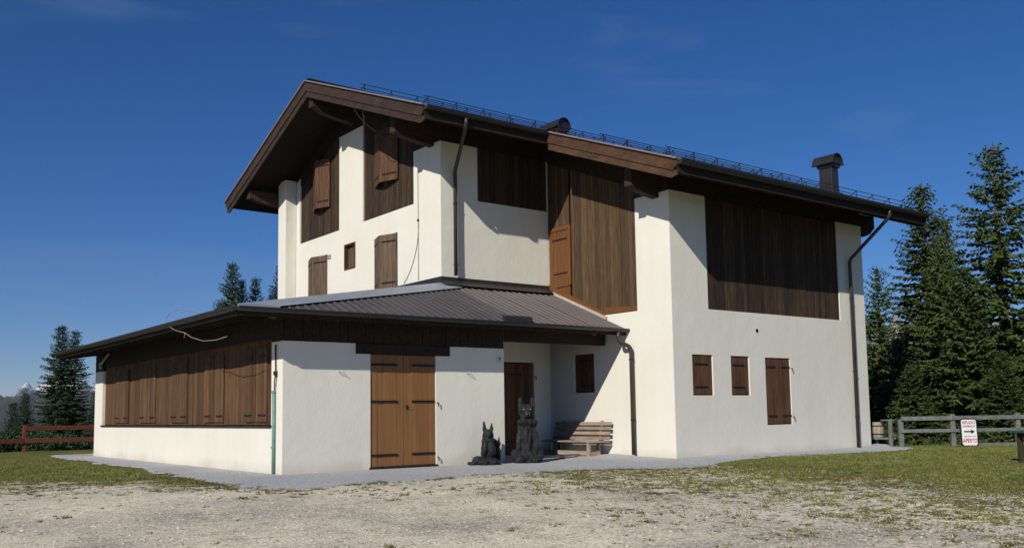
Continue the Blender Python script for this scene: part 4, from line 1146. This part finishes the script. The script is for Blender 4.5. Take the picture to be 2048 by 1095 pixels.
LFN = [(-9.8, 18.6), (-8.0, 18.9), (-6.1, 19.2), (-3.55, 19.2), (-1.0, 19.2)]
lf = thing('red_fence', 'red-brown two-rail wooden fence to the left of the lodge', 'fence', (-6.1, 19.2, 0), 0)
def locl(p, z): return (p[0] + 6.1, p[1] - 19.2, z)
for i, p in enumerate(LFN):
    g = float(ground_h(*p)); m = MB(); m.beam(locl(p, g - .3), locl(p, g + 1.0), .13, .13, (0, 1, 0)); m.build('post', MAT['red_wood'], lf, bevel=.01)
for k, (a, b) in enumerate(zip(LFN, LFN[1:])):
    for z in (.88, .42):
        if k < 2 and z > .5: continue
        A = Vector(locl(a, float(ground_h(*a)) + z)) + Vector((.0, -.09, 0)); B = Vector(locl(b, float(ground_h(*b)) + z)) + Vector((-.02, -.09, 0))
        seg_beam(lf, 'rail', A, B, .05, .17, MAT['red_wood'])

# ------------------------------------------------------------------ sign
sx, sy = 13.97, -6.46
sg = float(ground_h(sx, sy))
sign = thing('white_sign', 'white sign board with rounded corners and an arrow, leaning on the grey fence', 'sign', (sx, sy, sg), 0)
sign.rotation_euler = (math.radians(-5), math.radians(.5), math.atan2(-.62, .79))
W_, H_, Z0 = .43, .74, .03
def rrect(w, h, r, z0, y, n=6):
    pts = []
    for cx, cz, a0 in ((w / 2 - r, z0 + h - r, 0), (-w / 2 + r, z0 + h - r, 90), (-w / 2 + r, z0 + r, 180), (w / 2 - r, z0 + r, 270)):
        for k in range(n + 1):
            a = math.radians(a0 + 90 * k / n); pts.append((cx + r * math.cos(a), y, cz + r * math.sin(a)))
    return pts
m = MB(); m.prism(rrect(W_ + .07, H_ + .07, .09, Z0 - .035, 0), (0, .02, 0)); m.build('frame', MAT['black'], sign)
m = MB(); m.prism(rrect(W_, H_, .06, Z0, -.006), (0, .005, 0)); m.build('panel', MAT['white'], sign)
def sign_text(body, size, x, z, mat, sh, bold=.0, sxx=1.0):
    me = text_mesh(body, size, sh, .0015, bold); o = link_mesh('lettering', me, MAT[mat], sign)
    o.location = (x, -.010, z); o.rotation_euler = (math.pi / 2, 0, 0); o.scale = (sxx, 1, 1)
sign_text('RIFUGIO', .125, 0, Z0 + .65, 'letter_dark', .15, .001, .80)
sign_text('GARIBALDI', .085, 0, Z0 + .545, 'letter_dark', .0, .001, .86)
sign_text('RISTORANTE - BAR', .038, .01, Z0 + .255, 'green', .0, .001, 1.02)
sign_text('APERTO', .165, 0, Z0 + .13, 'red', .15, .003, .68)
m = MB(); y = -.012
m.prism([(-.15, y, Z0 + .375), (.06, y, Z0 + .375), (.04, y, Z0 + .32), (.165, y, Z0 + .395), (.04, y, Z0 + .465), (.06, y, Z0 + .415), (-.15, y, Z0 + .415)], (0, .004, 0)); m.build('arrow', MAT['black'], sign)

# ------------------------------------------------------------------ green table at the right edge
tb = thing('picnic_table', 'green-topped picnic table on leaning log legs at the right edge of the lawn', 'table', (8.45, -10.95, float(ground_h(8.4, -10.9))), math.atan2(-.60, .80))
m = MB(); m.box(-.72, .9, -.33, .33, .68, .73); m.build('tabletop', MAT['table_green'], tb, bevel=.008)
m = MB(); m.box(-.72, .9, -.36, -.335, .53, .735); m.build('apron_board', MAT['table_green'], tb, bevel=.006)
for x in (-.62, .65):
    for s in (-1, 1):
        m = MB(); m.tube([(x + .02, s * .10, .66), (x + .16 * (1 if x < 0 else -1), s * .30, .05)], [.055, .075], 9); m.build('leg', MAT['log'], tb)
        m = MB(); m.tube([(x + .2 * (1 if x < 0 else -1), s * .30, .0), (x + .2 * (1 if x < 0 else -1), s * .30, .16)], [.10, .085], 9); m.build('foot_block', MAT['log'], tb)
m = MB(); m.box(-.72, .8, -.62, -.36, .36, .40); m.build('seat_board', MAT['red_wood'], tb)
m = MB(); m.box(-.5, .6, -.04, .04, .28, .38); m.build('stretcher', MAT['log'], tb)

# ------------------------------------------------------------------ spruces
def spruce_crown(name, H, R, seed, dens=1.0, droop=.32, gap=.0, base=.02, rag=.0):
    g = np.random.default_rng(seed)
    tris = []
    Vx = []
    z = base * H; step = .22
    while z < H * .985:
        t = z / H
        prof = (1 - t) ** .68 * (1 if t > .10 else .85 + 1.5 * t)
        L0 = R * prof + .10
        nb = int(max(5, round(9 - 3.0 * t)))
        az0 = g.random() * 6.28
        for k in range(nb):
            if g.random() < gap: continue
            az = az0 + 6.283 * k / nb + g.normal(0, .22)
            L = L0 * g.uniform(.62 - rag, 1.12) * (1.18 + rag if g.random() < .12 else 1)
            dz0 = -.10 - droop * (1 - t) + .55 * max(0, t - .65) / .35 + g.normal(0, .05)
            s = np.arange(.06, L, .10 / dens)
            if len(s) < 3: s = np.linspace(.03, L, 4)
            u = s / L
            hor = np.array([math.cos(az), math.sin(az), 0.]); side = np.array([-math.sin(az), math.cos(az), 0.])
            zc = z + dz0 * s + (.34 * L) * (u ** 2.6) * .6
            bow = g.normal(0, .07) * L * u ** 2
            C = hor[None] * s[:, None] + side[None] * bow[:, None]; C[:, 2] += zc
            tw = (.10 + .42 * L * np.minimum(1, 1.15 - u) * np.minimum(1, u * 2.5 + .1)) * .60
            for sd in (-1, 1, 0):
                for rep in range(2 if sd else 1):
                    ln = tw * g.uniform(.55, 1.15, len(s)) if sd else np.full(len(s), .13)
                    ang = g.normal(.95, .28, len(s)) * sd
                    dr = g.normal(-.34 if sd else -.95, .30, len(s))
                    d = hor[None] * np.cos(ang)[:, None] + side[None] * np.sin(ang)[:, None]
                    d[:, 2] = dr; d /= np.linalg.norm(d, axis=1)[:, None]
                    w = np.cross(d, np.array([0, 0, 1.])) ; w /= np.linalg.norm(w, axis=1)[:, None] + 1e-9
                    roll = g.normal(0, .7, len(s)); up = np.cross(w, d)
                    w = w * np.cos(roll)[:, None] + up * np.sin(roll)[:, None]
                    wd = (.045 + .26 * ln) * g.uniform(.7, 1.2, len(s))
                    o = C + g.normal(0, .02, C.shape)
                    mid = o + d * (ln * .45)[:, None]
                    tip = o + d * ln[:, None]; tip[:, 2] -= ln * .12
                    q = np.stack([o, mid + w * wd[:, None] * .5, tip, mid - w * wd[:, None] * .5], 1)
                    Vx.append(q.reshape(-1, 3))
        z += step * (.62 + .55 * (1 - t)) * (H / 12) ** .5 * g.uniform(.85, 1.15)
    # leader
    q = []
    for k in range(14):
        a = k * 2.4; zz = H * (.965 + .03 * k / 14); l = .20 * (1 - k / 16)
        d = np.array([math.cos(a), math.sin(a), .5]); w = np.array([-math.sin(a), math.cos(a), 0]) * .02
        o = np.array([0, 0, zz]); q += [o, o + d * l * .5 + w, o + d * l, o + d * l * .5 - w]
    Vx.append(np.array(q))
    V = np.concatenate(Vx); F = np.arange(len(V)).reshape(-1, 4)
    return np_mesh(name, V, F)
def trunk_mesh(H, seed):
    g = random.Random(seed); m = MB(); n = 9
    m.tube([(g.uniform(-.04, .04) * (i > 0), g.uniform(-.04, .04) * (i > 0), H * i / n - (.3 if i == 0 else 0)) for i in range(n + 1)], [max(.012, .017 * H * (1 - i / n) ** .9) for i in range(n + 1)], 8)
    for k in range(26):
        z = H * (.05 + .8 * k / 26); a = k * 2.39; L = .30 * (1 - z / H) * H * .22
        m.tube([(0, 0, z), (math.cos(a) * L, math.sin(a) * L, z - .12 * L)], [.02, .006], 4, False)
    return m.mesh('trunk', True)
PROTO = []
for i, (H, R, dens, droop, gap) in enumerate(((12, 2.3, 1.0, .30, .04), (12, 2.7, 1.0, .36, .08), (12, 2.0, 1.0, .26, .03), (12, 2.6, .9, .40, .16), (7, 1.9, 1.1, .28, .03))):
    cm = spruce_crown('crown', H, R, 40 + i, dens, droop, gap, rag=.2 if i == 3 else .06)
    PROTO.append((H, cm, trunk_mesh(H, i)))
def spruce(x, y, top, kind, width, label, far=False, zb=None, group='spruces beyond the right fence', lean=0):
    gz = float(ground_h(x, y)) if zb is None else zb
    H, cm, tm_ = PROTO[kind]
    e = thing('spruce_tree', label, 'spruce tree', (x, y, gz), random.uniform(0, 6.28), group)
    s = (top - gz) / H
    e.scale = (s * width, s * width, s)
    key = 'far' if far else 'near'
    c = cm
    if far:
        if 'far' not in cm: 
            c = cm.copy(); c.materials.clear()
    o = bpy.data.objects.new('crown', c); COL.objects.link(o); o.parent = e
    if not c.materials: c.materials.append(MAT['needles_far'] if far else MAT['needles'])
    o2 = bpy.data.objects.new('trunk', tm_); COL.objects.link(o2); o2.parent = e
    if not tm_.materials: tm_.materials.append(MAT['bark'])
    return e
spruce(23.05, -3.49, 11.24, 3, 1.3, 'tallest spruce on the right, its broad ragged crown rising above all the others')
spruce(23.75, -.12, 10.5, 0, 1.2, 'pointed spruce whose tip stands right beside the end of the lodge roof')
spruce(29.4, 1.90, 10.2, 2, 1.1, 'slender spruce showing between the roof-side spruce and the tallest one')
spruce(20.9, -6.4, 7.6, 1, 1.1, 'dense spruce at the right edge of the picture behind the green-topped table')
spruce(17.9, -2.1, 3.6, 4, 1.15, 'bushy young spruce just behind the end wall of the lodge')
spruce(18.5, -4.3, 5.9, 4, 1.2, 'bushy spruce behind the white sign')
spruce(20.6, -2.4, 7.6, 1, 1.0, 'full spruce between the sign and the tallest spruce')
spruce(22.0, 1.0, 7.0, 3, 1.0, 'ragged spruce half hidden behind the bushy young ones')
spruce(19.3, -7.0, 5.2, 4, 1.2, 'low spruce behind the right end of the grey fence')
spruce(16.6, -3.3, 2.6, 4, 1.4, 'small broad spruce behind the left end of the grey fence')
spruce(17.5, -5.9, 2.9, 4, 1.35, 'small spruce close behind the fence to the right of the sign')
spruce(41.8, 12.8, 6.9, 2, .55, 'distant thin spruce seen just past the end wall of the lodge')
spruce(27.9, 5.1, 4.3, 0, 1.1, 'spruce whose crown shows in the gap beside the end wall')
spruce(25.5, -6.2, 9.0, 1, 1.0, 'dark spruce behind the tallest one at the picture edge')
LG1 = 'spruces beyond the left fence'
spruce(-2.70, 29.9, 5.9, 0, 1.15, 'big dark spruce beside the far corner of the lean-to, taller of its twin tips', True, group=LG1)
spruce(-2.10, 29.7, 5.65, 2, 1.05, 'second tip of the twin spruce beside the far corner of the lean-to', True, group=LG1)
spruce(-1.2, 28.6, 3.2, 1, 1.1, 'broad low spruce filling in to the right of the twin spruce', True, group=LG1)
spruce(-4.0, 31.0, 2.6, 1, 1.0, 'broad low spruce filling in to the left of the twin spruce', True, group=LG1)
spruce(-1.75, 47.4, 2.5, 0, 1.0, 'small far spruce at the left edge of the picture', True, group=LG1)
spruce(-5.0, 42.0, .4, 1, 1.3, 'low dark spruce behind the left stretch of the red fence', True, group=LG1)
spruce(-6.2, 36.0, -.6, 4, 1.5, 'lowest spruce at the far left behind the red fence', True, group=LG1)
GM = 'spruces seen over the lean-to roof'
spruce(4.53, 26.4, 9.2, 0, 1.0, 'tallest spruce tip seen over the lean-to roof', True, group=GM)
spruce(5.33, 27.2, 8.5, 2, .8, 'thin spruce tip just right of the tallest over the lean-to roof', True, group=GM)
spruce(6.29, 27.7, 8.7, 2, .9, 'lone spruce tip in the middle of the gap over the lean-to roof', True, group=GM)
spruce(6.9, 27.0, 7.8, 0, .8, 'lowest spruce tip over the lean-to roof', True, group=GM)
spruce(6.3, 24.4, 8.9, 0, 1.0, 'spruce tip touching the upper wall of the lodge', True, group=GM)
spruce(4.83, 29.0, 7.4, 1, 1.0, 'low spruce tip at the left end of the group over the lean-to roof', True, group=GM)

# undergrowth along the fences and the rim: leafy clumps
def undergrowth(name, pts, seed, mat, label, n=260, size=(.5, .6)):
    g = np.random.default_rng(seed); Q = []
    for (x, y, r, h) in pts:
        k = int(n * r)
        a = g.random(k) * 6.283; rr = np.sqrt(g.random(k)) * r; zz = g.random(k) ** .7 * h * (1 - (rr / r) ** 2 * .7)
        P = np.stack([x + rr * np.cos(a), y + rr * np.sin(a), zz], 1); P[:, 2] += ground_h(P[:, 0], P[:, 1]) - .02
        d = g.normal(0, 1, (k, 3)); d[:, 2] = np.abs(d[:, 2]); d /= np.linalg.norm(d, axis=1)[:, None]
        w = np.cross(d, g.normal(0, 1, (k, 3))); w /= np.linalg.norm(w, axis=1)[:, None]
        L = g.uniform(.05, .16, k)[:, None]
        Q.append(np.stack([P, P + d * L * .5 + w * L * .28, P + d * L, P + d * L * .5 - w * L * .28], 1).reshape(-1, 3))
    V = np.concatenate(Q); return link_mesh(name, np_mesh(name, V, np.arange(len(V)).reshape(-1, 4)), mat, None, label, 'stuff')
g_ = np.random.default_rng(5)
pts = []
for k in range(90):
    t = g_.random(); x = 12.6 + 8 * t; y = -4.4 - 6.4 * t; o = g_.uniform(.7, 3.6)
    pts.append((x + .61 * o, y + .79 * o, g_.uniform(.3, .8), g_.uniform(.3, 1.0)))
u = undergrowth('undergrowth', pts, 3, MAT['leaves'], 'low green undergrowth behind the grey fence', 700)
u['category'] = 'undergrowth'
pts = [(g_.uniform(-11, -1.5), g_.uniform(20.2, 23.5), g_.uniform(.3, .8), g_.uniform(.3, .9)) for k in range(70)]
u = undergrowth('undergrowth', pts, 4, MAT['needles_far'], 'dark low undergrowth behind the red fence', 600)
u['category'] = 'undergrowth'

# ------------------------------------------------------------------ grass blades, tufts, pebbles
def scatter(n, x0, x1, y0, y1, g):
    return g.uniform(x0, x1, n), g.uniform(y0, y1, n)
g_ = np.random.default_rng(11)
PATHP = [(-6.5, 14), (-6.5, 4.4), (-6.8, .5), (-7.1, -3.4), (-7.3, -5.4), (-6.7, -6.15), (-5.5, -5.7), (-3.9, -5.7), (-2.2, -5.5), (-.2, -6.1), (.9, -6.9), (1.7, -7.1), (3.1, -6.35), (4.8, -5.8), (6.2, -5.7), (8.4, -6.1), (10.4, -6.5), (12.3, -5.6), (12.3, 14)]
def in_path(x, y):
    ins = np.zeros(len(x), bool); n = len(PATHP); j = n - 1
    for i in range(n):
        (xi, yi), (xj, yj) = PATHP[i], PATHP[j]
        c = ((yi > y) != (yj > y)) & (x < (xj - xi) * (y - yi) / (yj - yi + 1e-9) + xi)
        ins ^= c; j = i
    return ins
def blades(cx, cy, per, spread, hmin, hmax, g, wid=.006):
    n = len(cx); X = np.repeat(cx, per) + g.normal(0, spread, n * per); Y = np.repeat(cy, per) + g.normal(0, spread, n * per)
    Z = ground_h(X, Y) - .004
    a = g.random(len(X)) * 6.283; h = g.uniform(hmin, hmax, len(X)); ln = h * g.uniform(.3, 1.3, len(X)); w = wid * g.uniform(.7, 1.6, len(X))
    b = g.random(len(X)) * 6.283
    P = np.stack([X, Y, Z], 1); wv = np.stack([np.cos(b), np.sin(b), 0 * b], 1) * w[:, None]
    T = P + np.stack([np.cos(a) * ln, np.sin(a) * ln, h], 1)
    return np.stack([P - wv, P + wv, T], 1).reshape(-1, 3)
# view frustum filter so that nothing is wasted
CP = np.array([-13.09, -19.98])
def in_view(x, y, margin=.06):
    dx, dy = x - CP[0], y - CP[1]
    dep = dx * .614 + dy * .789; lat = dx * .789 - dy * .614
    return (dep > 6.5) & (np.abs(lat / dep) < .56 + margin)
# closed turf
x, y = scatter(260000, -12, 18, -19, 20, g_)
k = in_view(x, y) & ~in_path(x, y) & ~((x > -7) & (y > -4)) & ~((x - 13.8) * .61 + (y + 6.05) * .79 > 1)
x, y = x[k], y[k]
ga = grass_amount(x, y); cl = fbm(x * 2.2, y * 2.2, 3, 61)
keep = (cl + ga * .75) > (.86 + g_.normal(0, .05, len(x)))
x, y = x[keep], y[keep]
V1 = blades(x, y, 3, .025, .015, .045, g_, .008)
gm = np_mesh('turf', V1, np.arange(len(V1)).reshape(-1, 3))
o = link_mesh('turf', gm, noise_mat('turf_blades', (.09, .11, .026), (.18, .195, .052), 3, bump=0, c2=(.36, .31, .12), big=.15), None, 'short green and yellowed turf of the yard', 'stuff')
o['category'] = 'grass'
# scattered tufts on the bare gravel
x, y = scatter(34000, -12, 3, -18, -1, g_)
k = in_view(x, y) & ~in_path(x, y); x, y = x[k], y[k]
ga = grass_amount(x, y)
keep = g_.random(len(x)) < (.04 + ga * 2.0) * np.clip(3.0 * fbm(x * .9, y * .9, 3, 77) - 1.0, .08, 1.5)
x, y = x[keep], y[keep]
PO = np.array([(-6.5, 10.6), (-6.5, 4.4), (-6.8, .5), (-7.1, -3.4), (-7.3, -5.4), (-6.7, -6.15), (-5.5, -5.7), (-3.9, -5.7), (-2.2, -5.5), (-.2, -6.1), (.9, -6.9), (1.7, -7.1), (3.1, -6.35), (4.8, -5.8), (6.2, -5.7), (8.4, -6.1), (10.4, -6.5)])
kk = g_.integers(0, len(PO) - 1, 1300); tt = g_.random(1300)[:, None]; ep = PO[kk] * (1 - tt) + PO[kk + 1] * tt + g_.normal(0, .16, (1300, 2))
ep = ep[fbm(ep[:, 0] * 1.3, ep[:, 1] * 1.3, 3, 13) > .47]
x = np.concatenate([x, ep[:, 0]]); y = np.concatenate([y, ep[:, 1]])
V2 = []
for sc, part in ((.35, .50), (.6, .34), (1.0, .15), (1.9, .04)):
    kk = g_.random(len(x)) < part
    V2.append(blades(x[kk], y[kk], max(6, int(22 * sc ** 1.3)), .026 * sc, .006, .016 + .018 * sc, g_, .007))
V2 = np.concatenate(V2)
gm = np_mesh('grass_tufts', V2, np.arange(len(V2)).reshape(-1, 3))
o = link_mesh('grass_tufts', gm, noise_mat('tuft_blades', (.040, .044, .010), (.13, .115, .030), 5, bump=0, c2=(.24, .13, .055), big=.2), None, 'small green and brown grass tufts scattered over the pale gravel', 'stuff')
o['category'] = 'grass'
# pebbles
def pebbles(name, x, y, smin, smax, mat, label, zoff=0.0):
    g = g_; n = len(x)
    base = np.array([[0, 0, 1], [1, 0, 0], [.31, .95, 0], [-.81, .59, 0], [-.81, -.59, 0], [.31, -.95, 0]], float)
    tri = np.array([[0, 1, 2], [0, 2, 3], [0, 3, 4], [0, 4, 5], [0, 5, 1]])
    s = g.uniform(smin, smax, n) * (1 + (g.random(n) < .03) * 1.0)
    a = g.random(n) * 6.283; sc = np.stack([s, s * g.uniform(.6, 1, n), s * g.uniform(.4, .75, n)], 1)
    B = base[None] * sc[:, None] * g.uniform(.75, 1.2, (n, 6, 1))
    X = B[..., 0] * np.cos(a)[:, None] - B[..., 1] * np.sin(a)[:, None]; Y = B[..., 0] * np.sin(a)[:, None] + B[..., 1] * np.cos(a)[:, None]
    Z = B[..., 2] + (ground_h(x, y) - .002 + zoff)[:, None]
    V = np.stack([X + x[:, None], Y + y[:, None], Z], 2).reshape(-1, 3)
    F = (tri[None] + (np.arange(n) * 6)[:, None, None]).reshape(-1, 3)
    o = link_mesh(name, np_mesh(name, V, F), mat, None, label, 'stuff'); o['category'] = 'gravel'
x, y = scatter(110000, -12, 3, -18, -4, g_)
k = in_view(x, y) & ~in_path(x, y); x, y = x[k], y[k]
k = g_.random(len(x)) < (1.1 - grass_amount(x, y)); x, y = x[k], y[k]
pebbles('gravel', x, y, .006, .017, noise_mat('pebble', (.48, .41, .30), (.76, .68, .52), 40, bump=0, c2=(.90, .85, .70), detail=2), 'pale loose gravel and pebbles of the yard')
x, y = scatter(60000, -7.4, 9, -7.2, 1, g_)
k = in_view(x, y) & in_path(x, y) & ~((x > -4.95) & (y > -1.4) & (x < .9)) & ~((x > 3.5) & (y > -4.65)) & (y < 0); x, y = x[k], y[k]
pebbles('gravel', x, y, .006, .015, noise_mat('path_pebble', (.27, .27, .28), (.44, .435, .435), 40, bump=0, c2=(.60, .59, .58), detail=2), 'grey crushed gravel of the strip round the lodge', .014)

# ------------------------------------------------------------------ mountains
def ridge(name, cx, cy, length, depth, height, ang, seed, mat, kind='structure', base=-300, n=150, mrows=50, rough=.5, fr=9):
    ca, sa = math.cos(ang), math.sin(ang)
    U_, V_ = np.meshgrid(np.linspace(-.5, .5, n), np.linspace(-.5, .5, mrows))
    hh = np.clip(1 - np.abs(V_ * 2), 0, 1) ** .8
    prof = .62 + .38 * fbm((U_ + 1) * fr, V_ * fr / 3 + 5, 5, seed)
    hz = base + (height - base) * hh * prof + (fbm(U_ * fr * 4.4 + 9, V_ * fr * 1.6, 4, seed + 3) - .5) * height * rough * hh
    X = cx + U_ * length * ca - V_ * depth * sa; Y = cy + U_ * length * sa + V_ * depth * ca
    V = np.stack([X.ravel(), Y.ravel(), hz.ravel()], 1)
    i = np.arange((mrows - 1) * (n - 1)); r, c = i // (n - 1), i % (n - 1); q = r * n + c
    return link_mesh(name, np_mesh(name, V, np.stack([q, q + 1, q + n + 1, q + n], 1), False), mat, kind=kind)
def mountain_mat():
    m, n, l, b = newmat('mountain')
    g = n.new("ShaderNodeNewGeometry"); sp = n.new("ShaderNodeSeparateXYZ"); l.new(g.outputs['Position'], sp.inputs[0])
    t = n.new("ShaderNodeTexNoise"); t.inputs['Scale'].default_value = .006; t.inputs['Detail'].default_value = 9; t.inputs['Roughness'].default_value = .7
    l.new(g.outputs['Position'], t.inputs[0])
    md = n.new("ShaderNodeMath"); md.operation = 'MULTIPLY_ADD'; md.inputs[1].default_value = 420
    l.new(t.outputs[0], md.inputs[0]); l.new(sp.outputs['Z'], md.inputs[2])
    mr = n.new("ShaderNodeMapRange"); mr.inputs[1].default_value = 150; mr.inputs[2].default_value = 520; l.new(md.outputs[0], mr.inputs[0])
    r = ramp(n, [(.30, (.020, .030, .022)), (.60, (.05, .055, .045)), (.72, (.25, .25, .25)), (.80, (.75, .76, .80))])
    l.new(mr.outputs[0], r.inputs[0]); l.new(r.outputs[0], b.inputs['Base Color']); b.inputs['Roughness'].default_value = 1
    return m
MAT['mountain'] = mountain_mat()
ridge('mountain', 1300, 6700, 6000, 2600, 330, math.atan2(-.61, .79), 5, MAT['mountain'], n=420, mrows=70, fr=26, rough=.45)
ridge('mountain', -200, 3600, 3600, 1500, 60, math.atan2(-.61, .79), 9, noise_mat('forest_hill', (.016, .026, .014), (.038, .05, .026), .02, bump=0, detail=9), base=-300)
rock = noise_mat('grey_rock', (.05, .065, .04), (.22, .215, .205), .16, rough=1, bump=.8, bscale=.6, c2=(.38, .37, .355), detail=9, bdist=1)
ridge('rocky_hill', 196, 106, 150, 90, 42, math.atan2(-.61, .79), 14, rock, base=-50, n=120, mrows=50, rough=.25)

# ------------------------------------------------------------------ air
hz = MB(); hz.box(-9500, 9500, -9500, 9500, -560, 520)
ho = hz.build('haze', None, None, 'thin blue valley air', 'stuff')
hm = bpy.data.materials.new('haze'); hm.use_nodes = True
hn = hm.node_tree.nodes; hn.clear(); out = hn.new('ShaderNodeOutputMaterial'); pv = hn.new('ShaderNodeVolumePrincipled')
pv.inputs['Color'].default_value = (.72, .84, 1, 1); pv.inputs['Density'].default_value = .00003; pv.inputs['Anisotropy'].default_value = .2
hm.node_tree.links.new(pv.outputs[0], out.inputs['Volume'])
ho.data.materials.append(hm)
